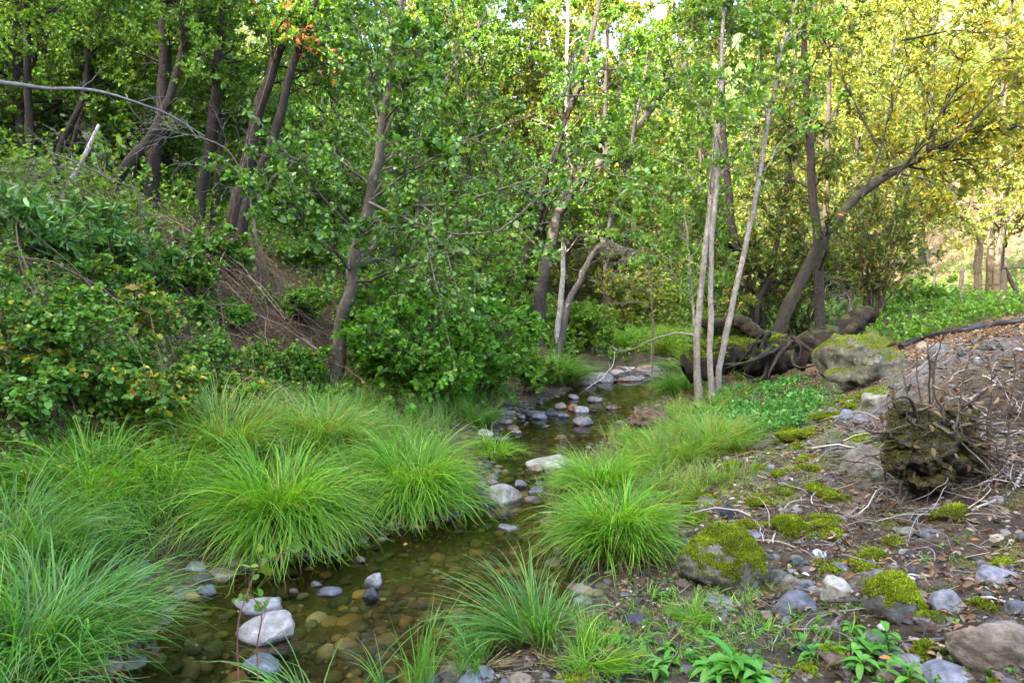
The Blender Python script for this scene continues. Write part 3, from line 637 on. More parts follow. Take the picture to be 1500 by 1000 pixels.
for i in range(58):
    y = r_.uniform(3.3, 7.6); x = float(xr(y))+r_.uniform(.75, 2.7); px, d, sd = 750+x/y*FPX, y, 1500+i
    if fbm2(np.array([x]), np.array([y]), .9, 3, 66)[0] < -.1: continue
    a = r_.uniform(.05, .17); org = np.array([x, y, gz(x, y)-.006]); p, F = rock_shape(a, a*r_.uniform(.6, 1), a*r_.uniform(.12, .26)+.012, r_.uniform(0, 3), sd, .1, .7, 4)
    o = mk('moss_pad', p+org, F, M_MOSS, np.clip(np.array([.13, .16, .018])*(1+.5*fbm(p*40, 3, sd))[:, None], .004, 1), None, org)
    tag(o, 'low ragged moss pad creeping over the stony litter of the bank', 'moss', 'low moss pads on the stony bank'); moss_on(o, p, F, org*0, -.1, int(1500+a*16000), sd, .010)
# loose stuff: pebbles under water, gravel and litter on the bank
def scatter(n, x0, x1, y0, y1, keep, r):
    x = r.uniform(x0, x1, n); y = y0+(y1-y0)*r.random(n)**1.5; m = keep(x, y); x, y = x[m], y[m]; return np.stack([x, y, ground(x, y)], -1)
def stones(name, pts, smin, smax, pal, seed, flat=.5, sunk=.15):
    r = np.random.default_rng(seed); n = len(pts); V, F = ico(2); s = smin*(smax/smin)**(r.random(n)**1.8)
    sh = np.stack([s, s*r.uniform(.6, 1, n), s*flat*r.uniform(.6, 1.2, n)], -1)
    kinds = np.stack([V*(1+.22*fbm(V*1.2+k*5.1, 2, k))[:, None] for k in range(12)]); k = r.integers(0, 12, n)
    p = kinds[k]*sh[:, None]; a = r.uniform(0, 6.28, n); ca, sa = np.cos(a)[:, None], np.sin(a)[:, None]
    p = np.stack([p[..., 0]*ca-p[..., 1]*sa, p[..., 0]*sa+p[..., 1]*ca, p[..., 2]], -1)+pts[:, None]+np.stack([0*s, 0*s, sh[:, 2]*sunk], -1)[:, None]
    o = mk(name, p.reshape(-1, 3), (F[None]+(np.arange(n)*len(V))[:, None, None]).reshape(-1, 3), M_PEB, np.repeat(shade(n, pal, r, .3), len(V), 0)); return o
r = np.random.default_rng(77)
pp = scatter(16000, -3, 3, 1.6, 13.5, lambda x, y: (x > xl(y)-.1-.7*(y > 7.2)*(y < 11)) & (x < xr(y)+.1), r)
tag(stones('pebbles', pp, .012, .075, [((.085, .072, .042), 4), ((.11, .088, .045), 2.5), ((.055, .055, .045), 4), ((.17, .12, .045), .3), ((.17, .16, .13), 1)], 1, .5), 'brown and ochre pebbles lying under the clear creek water', 'pebbles', None, 'stuff')
def on_bank(x, y): return (x > xr(y)+.12) & (x-xr(y) < 6) & (y < 9+0*x)
pp = scatter(9500, -.6, 7.5, 1.7, 9, on_bank, r); pp = pp[fbm2(pp[:, 0], pp[:, 1], 1.3, 3, 4) > -.4]
tag(stones('gravel', pp, .007, .046, [((.15, .145, .135), 3), ((.095, .092, .088), 3), ((.13, .105, .075), 3), ((.30, .28, .25), 1), ((.045, .048, .05), 2)], 2, .55), 'small grey stones and slate chips littering the dry bank', 'gravel', None, 'stuff')
def litter(name, pts, Lr, pal, seed, lab, up=.01):
    r = np.random.default_rng(seed); n = len(pts); ax = r.normal(size=(n, 3)); ax[:, 2] *= .35; nr = r.normal(size=(n, 3))*.5; nr[:, 2] += 1
    L = r.uniform(*Lr, n); A = leaves(pts+np.array([0, 0, 1])*(r.random((n, 1))*.02+up), ax, nr, L, L*r.uniform(.3, .6, n), shade(n, pal, r, .3), True, .25, .1)
    return tag(mk(name, A[0], A[1], M_DRY, A[2]), lab, 'leaf litter', None, 'stuff')
DRYL = [((.16, .10, .055), 4), ((.24, .17, .10), 3), ((.09, .055, .035), 4), ((.30, .16, .06), 1), ((.33, .29, .22), 1)]
p1 = scatter(34000, -.6, 8, 1.7, 10.5, lambda x, y: (x > xr(y)+.15) & (x-xr(y) < 6), r); p1 = p1[fbm2(p1[:, 0], p1[:, 1], 1.1, 3, 9) > -.3]
p1b = scatter(120000, -.6, 8, 1.7, 9.5, lambda x, y: (x > xr(y)+.15) & (x-xr(y) < 6), r); p1b = p1b[fbm2(p1b[:, 0], p1b[:, 1], 1.6, 3, 12) > -.35]
litter('litter_chips', p1b, (.006, .030), DRYL+[((.24, .225, .20), 4), ((.045, .04, .034), 4)], 33, 'fine chips of bark and crumbled leaves covering the bank', .004)
p2 = scatter(9000, 2.5, 12, 8.8, 13.5, lambda x, y: (x-xr(y) > 1.2), r)
litter('leaf_litter', np.vstack([p1, p2]), (.02, .055), DRYL, 3, 'dry brown fallen leaves strewn over the bank')
pc = np.random.default_rng(31).normal(size=(240, 3))*np.array([.9, 1.0, 0])+np.array([-3.6, 9.2, 0]); pc[:, 2] = ground(pc[:, 0], pc[:, 1])
p3 = scatter(5000, -9, 0, 3, 13, lambda x, y: (xl(y)-x > 1.4), r)
litter('fallen_leaves', p3, (.03, .07), [((.30, .22, .04), 2), ((.14, .09, .05), 4), ((.08, .05, .03), 3)], 4, 'brown and yellow leaves lying under the bank plants')
pw = scatter(420, -3, 2.5, 1.8, 9, lambda x, y: (x > xl(y)+.1) & (x < xr(y)-.1), r); pw[:, 2] = .002
pw = pw[fbm2(pw[:, 0], pw[:, 1], 1.6, 2, 3) > .1]
litter('floating_leaves', pw, (.02, .045), [((.40, .30, .06), 3), ((.30, .18, .05), 2), ((.45, .42, .25), 1)], 6, 'little yellow leaves floating on the creek', .001)
def twigs(name, pts, Lr, rad, pal, seed, lab, lift=.02, arch=.05):
    r = np.random.default_rng(seed); n = len(pts); a = r.uniform(0, 6.28, n); L = r.uniform(*Lr, n)*np.exp(r.normal(0, .3, n)); s = np.linspace(-.5, .5, 6)[None, :, None]
    D = np.stack([np.cos(a), np.sin(a), r.normal(0, .12, n)], -1)[:, None]; sd = np.stack([-np.sin(a), np.cos(a), 0*a], -1)[:, None]
    Q = pts[:, None]+D*s*L[:, None, None]+sd*(s*s-.1)*L[:, None, None]*r.normal(0, .5, (n, 1, 1)); Q = Q+r.normal(size=Q.shape)*L[:, None, None]*.02
    g = ground(Q[..., 0], Q[..., 1]); Q[..., 2] = np.maximum(Q[..., 2]*.3+(g)*.7, g)+lift*r.random((n, 1))+arch*L[:, None]*(1-4*s[..., 0]**2)
    V, F = tubes(Q, (rad*np.exp(r.normal(0, .4, n)))[:, None]*np.linspace(1, .4, 6)[None], 4)
    return tag(mk(name, V, F, M_DRY, np.repeat(shade(n, pal, r, .3), 24, 0)), lab, 'twigs', None, 'stuff')
TWP = [((.26, .23, .20), 3), ((.14, .10, .075), 3), ((.38, .34, .29), 1.2), ((.08, .06, .045), 2)]
pt = scatter(4600, -.4, 7, 1.8, 9.5, lambda x, y: (x > xr(y)+.25) & (x-xr(y) < 5), r)
twigs('twig_litter', pt, (.05, .24), .0024, TWP, 8, 'thin grey and brown twigs lying all over the bank')
q0 = surf(1440, 690); pt = q0+np.random.default_rng(4).normal(size=(520, 3))*np.array([.5, .45, 0]); pt[:, 2] = ground(pt[:, 0], pt[:, 1])
twigs('brushwood', pt, (.12, .5), .0032, TWP, 9, 'tangle of pale dead twigs heaped beside the torn root mass', .16, .10)
pt = scatter(1500, -9, 0, 3, 12.5, lambda x, y: (xl(y)-x > 2.6), r)
twigs('dead_canes', np.vstack([pt, pc]), (.4, 1.3), .004, [((.17, .11, .075), 3), ((.24, .19, .14), 2), ((.09, .06, .045), 2)], 10, 'dry brown bramble canes arching over the steep bank', .15, .22)

pm = scatter(190000, .2, 4.5, 2.2, 8.2, lambda x, y: (x-xr(y) > .5) & (x-xr(y) < 2.9), r)
n1_ = fbm2(pm[:, 0], pm[:, 1], .9, 4, 21); n2_ = fbm2(pm[:, 0], pm[:, 1], 3.5, 3, 31); pm = pm[n2_+.35*n1_+.12*np.random.default_rng(2).normal(size=len(pm)) > .06]
r = np.random.default_rng(14); n = len(pm); ax = r.normal(size=(n, 3))*.6; ax[:, 2] += 1
A = leaves(pm+np.array([0, 0, .002]), ax, r.normal(size=(n, 3)), r.uniform(.007, .016, n), r.uniform(.003, .006, n), shade(n, [((.18, .25, .025), 4), ((.24, .26, .05), 2), ((.10, .14, .02), 2), ((.12, .09, .04), 1)], r, .3), False)
tag(mk('moss_mat', A[0], A[1], M_MOSS, A[2]), 'thin olive moss mats spread over the stony bank', 'moss', None, 'stuff')
# ------------------------------------------------------------------ sedges and grasses
SEDGE = [((.125, .31, .014), 4), ((.18, .37, .02), 3), ((.08, .22, .012), 3), ((.32, .35, .05), .8)]
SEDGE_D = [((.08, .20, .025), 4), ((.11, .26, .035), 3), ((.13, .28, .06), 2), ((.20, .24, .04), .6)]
SEDGE_Y = [((.15, .30, .03), 4), ((.25, .30, .05), 1.6), ((.11, .25, .03), 3), ((.36, .27, .08), .8)]
SEDGE_B = [((.09, .24, .035), 4), ((.13, .31, .055), 3), ((.06, .17, .02), 2), ((.20, .32, .05), 1)]
GS = 'sedge tussocks along the creek'
def blades(org, n, H, Lm, w, rb, pal, r, tilt=(.05, .75), bend=(.9, 2.3), lean=(0, 0), k=8, wet=0.0, tilt_pow=1.0):
    m = max(6, n//28); tf = r.integers(0, m, n)                                   # blades grow in locks that share a lean
    taz = r.uniform(0, 2*np.pi, m); trd = rb*np.sqrt(r.random(m)); az = taz[tf]+r.normal(0, .30, n); rad = trd[tf]
    b0 = np.stack([np.cos(taz[tf])*rad, np.sin(taz[tf])*rad], -1)+r.normal(0, rb*.10, (n, 2))
    az = az+(r.random(n) < .12)*r.normal(0, 1.6, n); tth = r.random(m)**tilt_pow; th0 = tilt[0]+(tilt[1]-tilt[0])*np.clip(tth[tf]+r.normal(0, .13, n), 0, 1.15)
    tb = r.uniform(*bend, m); bd = tb[tf]+r.normal(0, .3, n); L = Lm*np.clip(r.uniform(.62, 1.05, m)[tf]*r.uniform(.6, 1.05, n), .2, 1.1)
    s = np.linspace(0, 1, k); th = th0[:, None]+bd[:, None]*s[None]**1.5; ds = (L/(k-1))[:, None]
    hx = np.concatenate([np.zeros((n, 1)), np.cumsum(np.sin(th[:, :-1])*ds, 1)], 1); hz = np.concatenate([np.zeros((n, 1)), np.cumsum(np.cos(th[:, :-1])*ds, 1)], 1)
    sway = r.normal(0, .25, (n, 1))*s[None]**2*L[:, None]
    X = org[0]+b0[:, :1]+np.cos(az)[:, None]*hx-np.sin(az)[:, None]*sway+lean[0]*hx*0+lean[0]*s[None]**1.3*L[:, None]
    Y = org[1]+b0[:, 1:]+np.sin(az)[:, None]*hx+np.cos(az)[:, None]*sway+lean[1]*s[None]**1.3*L[:, None]
    g = np.maximum(ground(X, Y, False), wet); Z = np.maximum(np.maximum(ground(X[:, :1], Y[:, :1]), wet-.05)+hz*H, g+.012+.05*s[None]*r.random((n, 1)))
    Q = np.stack([X, Y, Z], -1); tw = r.normal(0, .5, n); sd = np.stack([-np.sin(az)*np.cos(tw), np.cos(az)*np.cos(tw), np.sin(tw)], -1)[:, None]
    W_ = (w*r.uniform(.6, 1.2, n))[:, None, None]*(1-s**2.2)[None, :, None]*.5+.0004
    V = np.stack([Q-sd*W_, Q+sd*W_], 2); idx = np.arange(n*k*2).reshape(n, k, 2)
    F = np.stack([idx[:, :-1, 0], idx[:, :-1, 1], idx[:, 1:, 1], idx[:, 1:, 0]], -1).reshape(-1, 4)
    c = shade(n, pal, r, .22)[:, None]; base = np.array([.20, .17, .06]); m = np.clip(1-s/.22, 0, 1)[None, :, None]*.7; dry = (r.random((n, 1, 1)) < .18)*np.clip((s-.7)/.3, 0, 1)[None, :, None]
    c = c*(1-m)+base*m; c = c*(1-dry*.8)+np.array([.34, .25, .09])*dry*.8
    return V.reshape(-1, 3), F, np.repeat(c.reshape(-1, 1, 3), 2, 1).reshape(-1, 3)
def tussock(label, px, py, n, H, Lm, w, rb, pal, seed, group=GS, name='sedge_tussock', cat='grass tussock', org=None, thatch=True, **kw):
    r = np.random.default_rng(seed); q = surf(px, py) if org is None else np.array(org, float)
    B = blades(q, n, H, Lm, w, rb, pal, r, **kw)
    e = empty(name, q); tag(e, label, cat, group)
    mk('blades', B[0], B[1], M_BLADE, B[2], e, q)
    if thatch:   # last year's straw at the foot
        D = blades(q, max(60, n//6), .9, Lm*.62, w*.9, rb, [((.20, .15, .06), 3), ((.10, .07, .035), 2), ((.30, .24, .12), 1)], r, (.5, 1.5), (.5, 1.6))
        mk('dead_straw', D[0], D[1], M_DRY, D[2], e, q)
    return e
tussock('largest bright green sedge tussock bending over the pool', 412, 770, 2700, 1.0, .84, .0075, .24, SEDGE, 101, tilt=(.05, 1.0), bend=(1.4, 2.9))
tussock('bright sedge tussock beside the large pale creek rock', 612, 730, 2100, 1.0, .74, .0075, .22, SEDGE, 102, lean=(.05, -.03), tilt=(.05, .95), bend=(1.4, 2.9))
tussock('yellowish sedge tussock at the foot of the bramble bank', 330, 668, 1700, 1.0, .75, .008, .25, SEDGE_Y, 103, tilt=(.05, .9), bend=(1.1, 2.4))
tussock('dull green sedge tussock behind the two bright ones', 470, 665, 1700, 1.0, .75, .009, .28, SEDGE_Y, 104, tilt=(.05, .9), bend=(1.1, 2.4))
tussock('mid green sedge tussock sprawling below the ferny bank', 140, 735, 1900, .9, .66, .0075, .28, SEDGE, 105, tilt=(.1, 1.1), bend=(1.2, 2.6))
tussock('pale green sedge tussock beside the sprawling one', 240, 720, 1400, .9, .66, .0075, .25, SEDGE, 106, lean=(-.15, -.1), tilt=(.1, 1.1), bend=(1.2, 2.6))
tussock('dark blue green sedge with the longest blades drooping into the water', 90, 950, 900, 1.0, .72, .0085, .2, SEDGE_B, 107, tilt=(.1, 1.0), bend=(1.2, 2.4))
tussock('blue green sedge cut by the frame edge beside the longest blades', 5, 850, 1000, 1.0, .75, .008, .22, SEDGE_B, 108, tilt=(.1, 1.0), bend=(1.2, 2.4))
tussock('low sedge clump at the bottom corner of the creek', 10, 1010, 600, .9, .6, .007, .16, SEDGE_B, 109, lean=(.1, .05), tilt=(.1, 1.0))
tussock('tall weeping sedge tussock beside the domed mossy boulder', 902, 808, 2100, 1.0, .68, .007, .15, SEDGE, 110, tilt=(.03, .8), bend=(1.5, 2.7), lean=(-.03, -.03))
tussock('lighter sedge tussock joined behind the tall weeping one', 880, 728, 1200, 1.0, .58, .007, .15, SEDGE, 111, bend=(1.2, 2.5), lean=(-.05, 0))
tussock('thin airy sedge clump growing out of the near waterline', 790, 945, 330, 1.0, .56, .0065, .10, SEDGE_B, 112, bend=(.9, 2.3), tilt=(.05, .85), lean=(-.08, 0))
tussock('straw tinged grass clump behind the weeping tussock', 980, 684, 1300, 1.0, .42, .007, .30, SEDGE_Y, 113)
tussock('small grass clump standing in water before the flat pale boulder', 722, 668, 420, 1.0, .45, .006, .12, SEDGE, 114, thatch=False)
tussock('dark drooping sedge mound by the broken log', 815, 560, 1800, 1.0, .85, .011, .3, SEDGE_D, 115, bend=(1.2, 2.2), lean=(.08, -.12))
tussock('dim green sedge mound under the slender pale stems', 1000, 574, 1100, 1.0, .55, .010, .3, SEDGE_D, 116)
tussock('brown flecked grass mound before the slender pale stems', 1020, 612, 800, .9, .30, .008, .3, SEDGE_Y, 117)
tussock('wispy grass clump on the near shore of the upper pool', 955, 655, 700, 1.0, .30, .007, .22, SEDGE, 118)
tussock('yellow tinged grass clump above the wispy clump', 1015, 640, 700, 1.0, .34, .007, .3, SEDGE_Y, 119)
tussock('short grass fringe beside the mint patch', 1040, 660, 1000, 1.0, .5, .006, .3, SEDGE_Y, 120)
tussock('fresh grass tuft in the bottom middle of the bank', 860, 990, 420, 1.0, .26, .0045, .12, SEDGE, 121)
tussock('small grass tuft in front of the flat grey stone', 1020, 925, 260, 1.0, .2, .0035, .06, SEDGE, 122, thatch=False)
tussock('dim grass tuft below the thin airy sedge', 700, 985, 220, 1.0, .3, .005, .1, SEDGE_B, 123)
tussock('few tall single blades rising at the bottom edge', 598, 1020, 60, 1.0, .5, .006, .12, SEDGE_B, 124, tilt=(.02, .3), bend=(.2, 1.2), thatch=False)
tussock('lone long arching blades crossing the bottom of the pool', 480, 1050, 46, 1.0, .62, .006, .06, SEDGE_B, 125, tilt=(.3, 1.0), bend=(.6, 1.6), thatch=False)
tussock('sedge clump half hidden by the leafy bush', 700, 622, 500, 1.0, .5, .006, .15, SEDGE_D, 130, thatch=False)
FT = [(3.6, 15.5, SEDGE_Y), (3.1, 16.8, SEDGE), (4.3, 16.6, SEDGE_Y), (3.7, 18.2, SEDGE), (4.7, 18.6, SEDGE_Y), (2.7, 18.8, SEDGE), (4.0, 20.3, SEDGE_Y), (3.3, 21.5, SEDGE_Y), (4.6, 14.4, SEDGE_D), (3.9, 13.6, SEDGE_D), (1.2, 16.4, SEDGE_D), (3.4, 12.4, SEDGE_D)]
for i, (x, y, pl) in enumerate(FT):
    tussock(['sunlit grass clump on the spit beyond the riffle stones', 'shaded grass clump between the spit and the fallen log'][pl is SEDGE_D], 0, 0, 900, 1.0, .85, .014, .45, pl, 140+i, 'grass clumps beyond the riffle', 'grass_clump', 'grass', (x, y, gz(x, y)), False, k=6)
def grass_stuff(name, pts, n_each, L, w, pal, seed, lab):
    r = np.random.default_rng(seed); out = [blades(p, n_each, 1, L, w, .12, pal, r, (.05, .9), (.3, 1.6), k=5) for p in pts]
    V, F, C = cat_mesh(out); return tag(mk(name, V, F, M_BLADE, C), lab, 'grass', None, 'stuff')
r = np.random.default_rng(6)
p = scatter(900, -.2, 5, 4.8, 9.5, lambda x, y: (x > xr(y)+.05) & (x-xr(y) < 1.3+.2*np.sin(y*3)), r)
grass_stuff('short_grass', p[:360], 26, .28, .005, SEDGE_Y, 12, 'short mixed grass on the low shore')
p = scatter(160, .15, 1.25, 2.55, 3.3, lambda x, y: x > -1, r)
grass_stuff('bank_grass', p[:85], 14, .13, .0035, SEDGE, 29, 'short fresh grass among the weeds at the foot of the bank')
p = scatter(1500, -8, 0, 2.6, 10, lambda x, y: (xl(y)-x > .35) & (xl(y)-x < 2.1), r)
grass_stuff('low_sedge', p[:560], 34, .48, .0065, SEDGE_D, 13, 'low sedge filling gaps between the tussocks')

# ------------------------------------------------------------------ shrubs and leafy cover
def shrub(label, org, h, spread, n, leaf, pal, seed, group=None, name='shrub', cat='shrub', n_s=8, n_t=5, n_f=9, grav=.35, full=True, mat=None, bark=(.10, .07, .05), flat=.8, arch=.9, lean=(0, 0), droop=.3):
    r = np.random.default_rng(seed); org = np.array(org, float); a = r.uniform(0, 6.28, n); s = np.linspace(0, 1, 8)[None, :, None]
    out = np.stack([np.cos(a)*spread+lean[0], np.sin(a)*spread+lean[1], 0*a], -1)*r.uniform(.25, 1, (n, 1)); H = h*r.uniform(.5, 1.05, n)
    st = org+np.stack([np.cos(a), np.sin(a), 0*a], -1)[:, None]*.08+out[:, None]*s**1.3+np.array([0, 0, 1])*(H[:, None, None]*(1.35*s-.35*arch*s**2.2))
    st[:, 0, 2] -= .05; st[:, 1:-1] += r.normal(size=(n, 6, 3))*.02*h
    L = np.linalg.norm(st[:, -1]-st[:, 0], axis=1)
    sub, _, _ = kids(st, n_s, .12, 1, L*.45, .9, .15, r, 6, .3, grav*.5); tw, _, _ = kids(sub, n_t, .1, 1, np.maximum(np.linalg.norm(sub[:, -1]-sub[:, 0], axis=1)*.5, .12), .8, .1, r, 4, .3, grav*.3)
    rr = np.full(n, .006+.006*h)
    V, F = wood([(st, rr, rr*.3, 1), (sub, np.full(len(sub), .004), np.full(len(sub), .0015), 1), (tw, np.full(len(tw), .002), np.full(len(tw), .001), 1)], (5, 4, 3))
    e = empty(name, org); tag(e, label, cat, group); mk('stems', V, F, M_TWIG, None, e, org, color=bark)
    B = on_twigs(tw, n_f, r, leaf[0], leaf[1], pal, full, .9, droop, flat); g = ground(B[0][:, 0], B[0][:, 1], False); B[0][:, 2] = np.maximum(B[0][:, 2], np.maximum(g, 0)+.02)
    mk('foliage', B[0], B[1], mat or M_LEAF, B[2], e, org); return e
def G3(px, py): q = surf(px, py); return q
MAPLE = [((.085, .23, .018), 4), ((.12, .29, .025), 3), ((.17, .34, .04), 1.5), ((.05, .14, .018), 1.5)]
BRAM = [((.09, .21, .026), 4), ((.13, .28, .035), 3), ((.20, .34, .08), 1.5), ((.40, .36, .05), .5), ((.05, .12, .018), 1.2)]
BRAMY = [((.10, .23, .03), 5), ((.38, .34, .04), 1.6), ((.42, .24, .05), .4), ((.05, .14, .02), 2)]
BAYL = [((.08, .19, .035), 4), ((.13, .27, .05), 3), ((.19, .32, .10), 1), ((.05, .11, .02), 1.5)]
gB = 'leafy bushes beneath the young alder'
def at(px, d): x = (px-750)/FPX*d; return (x, d, max(gz(x, d), 0))
shrub('broad maple leaved bush drooping over the gravel shelf', at(640, 8.5), 1.25, 1.05, 16, (.056, .046), MAPLE, 201, gB, lean=(.1, -.25), n_s=10, n_f=14)
shrub('bright leafy bush between the alder trunk and gravel shelf', at(575, 8.9), 1.35, .9, 14, (.056, .046), MAPLE, 202, gB, lean=(0, -.2), n_f=14)
shrub('leafy bush spreading out to the broken log', at(705, 9.4), 1.25, .9, 14, (.054, .044), MAPLE, 203, gB, lean=(.1, -.1), n_f=14)
shrub('small lime green bush at the edge of the upper pool', at(778, 10.4), .55, .38, 10, (.06, .045), LIME, 204, 'bushes around the upper pool', n_s=6)
shrub('dense green thicket behind the leafy bushes', at(610, 11.5), 2.3, 1.4, 16, (.075, .05), SHADY, 205, gB, full=False)
shrub('tall thicket filling the gap behind the alder limbs', at(690, 12.8), 2.4, 1.4, 16, (.08, .055), LIME, 206, gB, full=False)
shrub('bushy undergrowth at the foot of the white trunk', at(868, 15.6), 1.1, .9, 14, (.08, .06), LIME, 207, 'bushes around the upper pool', full=False)
shrub('sunny bush behind the pale fallen branch', at(925, 20.5), 1.9, 1.3, 16, (.10, .07), SUNNY, 208, 'bushes around the upper pool', full=False)
shrub('low green bush beside the thick mossy trunk', at(760, 16), 1.2, 1.0, 14, (.08, .06), SHADY, 209, 'bushes around the upper pool', full=False)
shrub('yellow green bush at the far end of the grassy spit', at(1000, 23.0), 2.2, 1.2, 14, (.09, .06), LIME, 210, 'bushes around the upper pool', full=False)
shrub('dark bush hanging over the near end of the fallen log', at(1062, 13.0), 1.5, .8, 14, (.075, .045), SHADY, 211, 'bushes around the upper pool', full=False)
shrub('dense leafy bush beyond the slim upright trunk', at(1280, 13.0), 2.7, 1.1, 18, (.085, .032), BAY, 212, 'bushes behind the fallen log', full=False, n_s=9, grav=.2)
shrub('twiggy bush between the leaning trunk and slim upright trunk', at(1175, 13.6), 2.2, 1.0, 14, (.08, .03), BAY, 213, 'bushes behind the fallen log', full=False)
shrub('bush against the trunk group behind the slender pale stems', at(1075, 14.2), 2.4, 1.1, 16, (.08, .035), BAY, 214, 'bushes behind the fallen log', full=False)
shrub('low rounded bush at the base of the fence', at(1345, 14.5), .7, .7, 12, (.06, .045), LIME, 215, 'bushes behind the fallen log', full=False, n_s=6)
BR_ = [(60, 520, .8, .8, BRAM, 'bramble bush at mid bank by the frame edge'), (190, 500, .7, .8, BRAMY, 'yellowing bramble in the middle of the bank'), (300, 560, .6, .7, BRAM, 'bramble hummock below the bare brown bank'), (60, 610, .55, .6, BRAM, 'lush bramble at the foot of the bank by the frame edge'), (220, 610, .5, .6, BRAMY, 'yellow leaved bramble at the foot of the bank'),
       (390, 560, .6, .7, BRAM, 'low bramble beside the alder trunk'), (350, 600, .45, .6, BRAMY, 'golden flecked bramble above the yellowish sedge'), (430, 470, .7, .6, BRAM, 'bramble spray next to the bare brown bank'), (130, 440, .7, .8, BRAM, 'bramble trailing down from the bank top'), (260, 430, .6, .8, BRAM, 'bramble cascade under the stout straight trunk'), (440, 560, .5, .5, MAPLE, 'leafy sprig beside the foot of the alder'), (320, 480, .45, .6, MAPLE, 'green shoots on the bare brown bank'), (130, 560, .5, .7, BRAMY, 'bramble with many yellow leaves on the lower bank')]
for i, (px, py, h, sprd, pl, lb) in enumerate(BR_): shrub(lb, G3(px, py), h*.62, sprd*.7, 13, (.037, .031), pl, 230+i, 'brambles on the steep bank', 'bramble_bush', n_f=14, n_s=8, grav=.5)
for i, (px, py, lb) in enumerate([(40, 400, 'shrub with long glossy leaves at the frame edge on the bank'), (150, 395, 'long leaved shrub below the crooked black trunk'), (215, 420, 'long leaved shoots hanging above the yellowing bramble')]):
    shrub(lb, G3(px, py), .62, .6, 12, (.10, .026), BAYL, 250+i, 'long leaved shrubs high on the bank', n_s=7, mat=M_WAX, droop=.1)
for i, (px, py, lb) in enumerate([(330, 400, 'round leaved bush under the twin stemmed trunk'), (440, 395, 'round leaved bush at the bank top near the alder'), (510, 400, 'bush behind the alder trunk on the bank')]):
    shrub(lb, G3(px, py), .5, .65, 12, (.06, .048), ALDER, 255+i, 'bushes on the bank top', n_s=7, mat=M_WAX)
for i, (px, d, lb) in enumerate([(20, 14, 'dim bush behind the thin dark trunk'), (130, 15, 'dim bush behind the forked trunk'), (250, 14.5, 'dim bush between the stout and twin trunks'), (390, 14, 'bright bush behind the mossy sloping trunk'), (480, 15, 'bush beyond the alder on the bank'), (330, 17, 'pale bush deep in the woods')]):
    shrub(lb, at(px, d), 1.9, 1.4, 16, (.085, .055), [SHADY, LIME][i in (3, 5)], 260+i, 'bushes in the woods behind the bank', full=False)
def sprigs(name, pts, hr, nl, leaf, pal, seed, lab, cat, up=1.0, full=True, mat=None):
    r = np.random.default_rng(seed); n = len(pts); h = r.uniform(*hr, n); s = np.linspace(0, 1, 4)[None, :, None]
    Q = pts[:, None]+np.concatenate([r.normal(0, .35, (n, 2)), np.ones((n, 1))], 1)[:, None]*h[:, None, None]*s
    A = on_twigs(Q, nl, r, leaf[0], leaf[1], pal, full, .9, .05, up, .3); V, F = tubes(Q, np.full((n, 4), .0022), 3)
    col = np.vstack([A[2], np.tile([.06, .10, .02], (len(V), 1))])
    return tag(mk(name, np.vstack([A[0], V]), np.vstack([A[1], F+len(A[0])]), mat or M_LEAF, col), lab, cat, None, 'stuff')
p = scatter(26000, -13, .5, 3, 16, lambda x, y: (xl(y)-x > 1.5), r); nn = fbm2(p[:, 0], p[:, 1], .75, 3, 41); e_ = xl(p[:, 1])-p[:, 0]
bare = (np.abs(p[:, 0]+3.6) < 1.6) & (np.abs(p[:, 1]-9.3) < 1.8)
p = p[(nn > -.45) & ~(bare & (r.random(len(p)) < .3))]
sprigs('bank_cover', p, (.04, .30), 11, (.037, .030), BRAM+[((.20, .34, .06), 2)], 15, 'mixed leafy creepers covering the steep bank', 'undergrowth')
p = scatter(4200, 1.5, 5.2, 6.2, 9.6, lambda x, y: (x-xr(y) > .9) & (x-xr(y) < 2.75-.4*np.abs(y-7.8)), r); p = p[fbm2(p[:, 0], p[:, 1], 1.8, 3, 44)+.25*np.random.default_rng(9).normal(size=len(p)) > -.15]
sprigs('mint_patch', p, (.05, .16), 9, (.032, .022), [((.085, .27, .05), 4), ((.13, .34, .08), 3), ((.06, .18, .03), 2), ((.20, .26, .05), .5)], 16, 'fresh blue green mint carpet on the bank below the boulder', 'ground cover')
p = scatter(6500, 3, 17, 10.4, 24, lambda x, y: (x-xr(y) > 2.6) & (x < 13.5+.2*(y-10)), r)
sprigs('verge_weeds', p, (.08, .40), 7, (.06, .04), [((.10, .24, .02), 4), ((.15, .28, .03), 3), ((.06, .15, .02), 2)], 17, 'low green weeds along the fence', 'undergrowth', full=False)
p = scatter(5200, -6, 5, 11, 26, lambda x, y: ((y > 14.3) & (x > xl(y)) & (x < xr(y))) | ((xl(y)-x > .35) & (xl(y)-x < 4)) | ((x-xr(y) > .5) & (x-xr(y) < 2)), r)
sprigs('creek_undergrowth', p, (.1, .5), 8, (.07, .05), LIME, 18, 'green undergrowth crowding both sides of the upper creek', 'undergrowth', full=False)
p = scatter(1500, -.1, 3.4, 1.9, 3.6, lambda x, y: (x > xr(y)+.25) & (x-xr(y) < 2.1), r); p = p[(fbm2(p[:, 0], p[:, 1], 2.2, 3, 50) > -.05)]
sprigs('bank_weeds', p[:620], (.01, .04), 5, (.019, .011), [((.08, .22, .03), 4), ((.13, .30, .04), 2)], 19, 'tiny green weeds sprouting through the bank litter', 'weeds')
p = scatter(9000, -24, -3, 9, 30, lambda x, y: (xl(y)-x > 5.6) & (xl(y)-x < 22), r)
sprigs('woodland_undergrowth', p, (.15, 1.0), 9, (.075, .05), [((.12, .24, .028), 4), ((.19, .30, .04), 3), ((.07, .15, .02), 2)], 22, 'bright green undergrowth carpeting the woods above the bank', 'undergrowth', full=False)
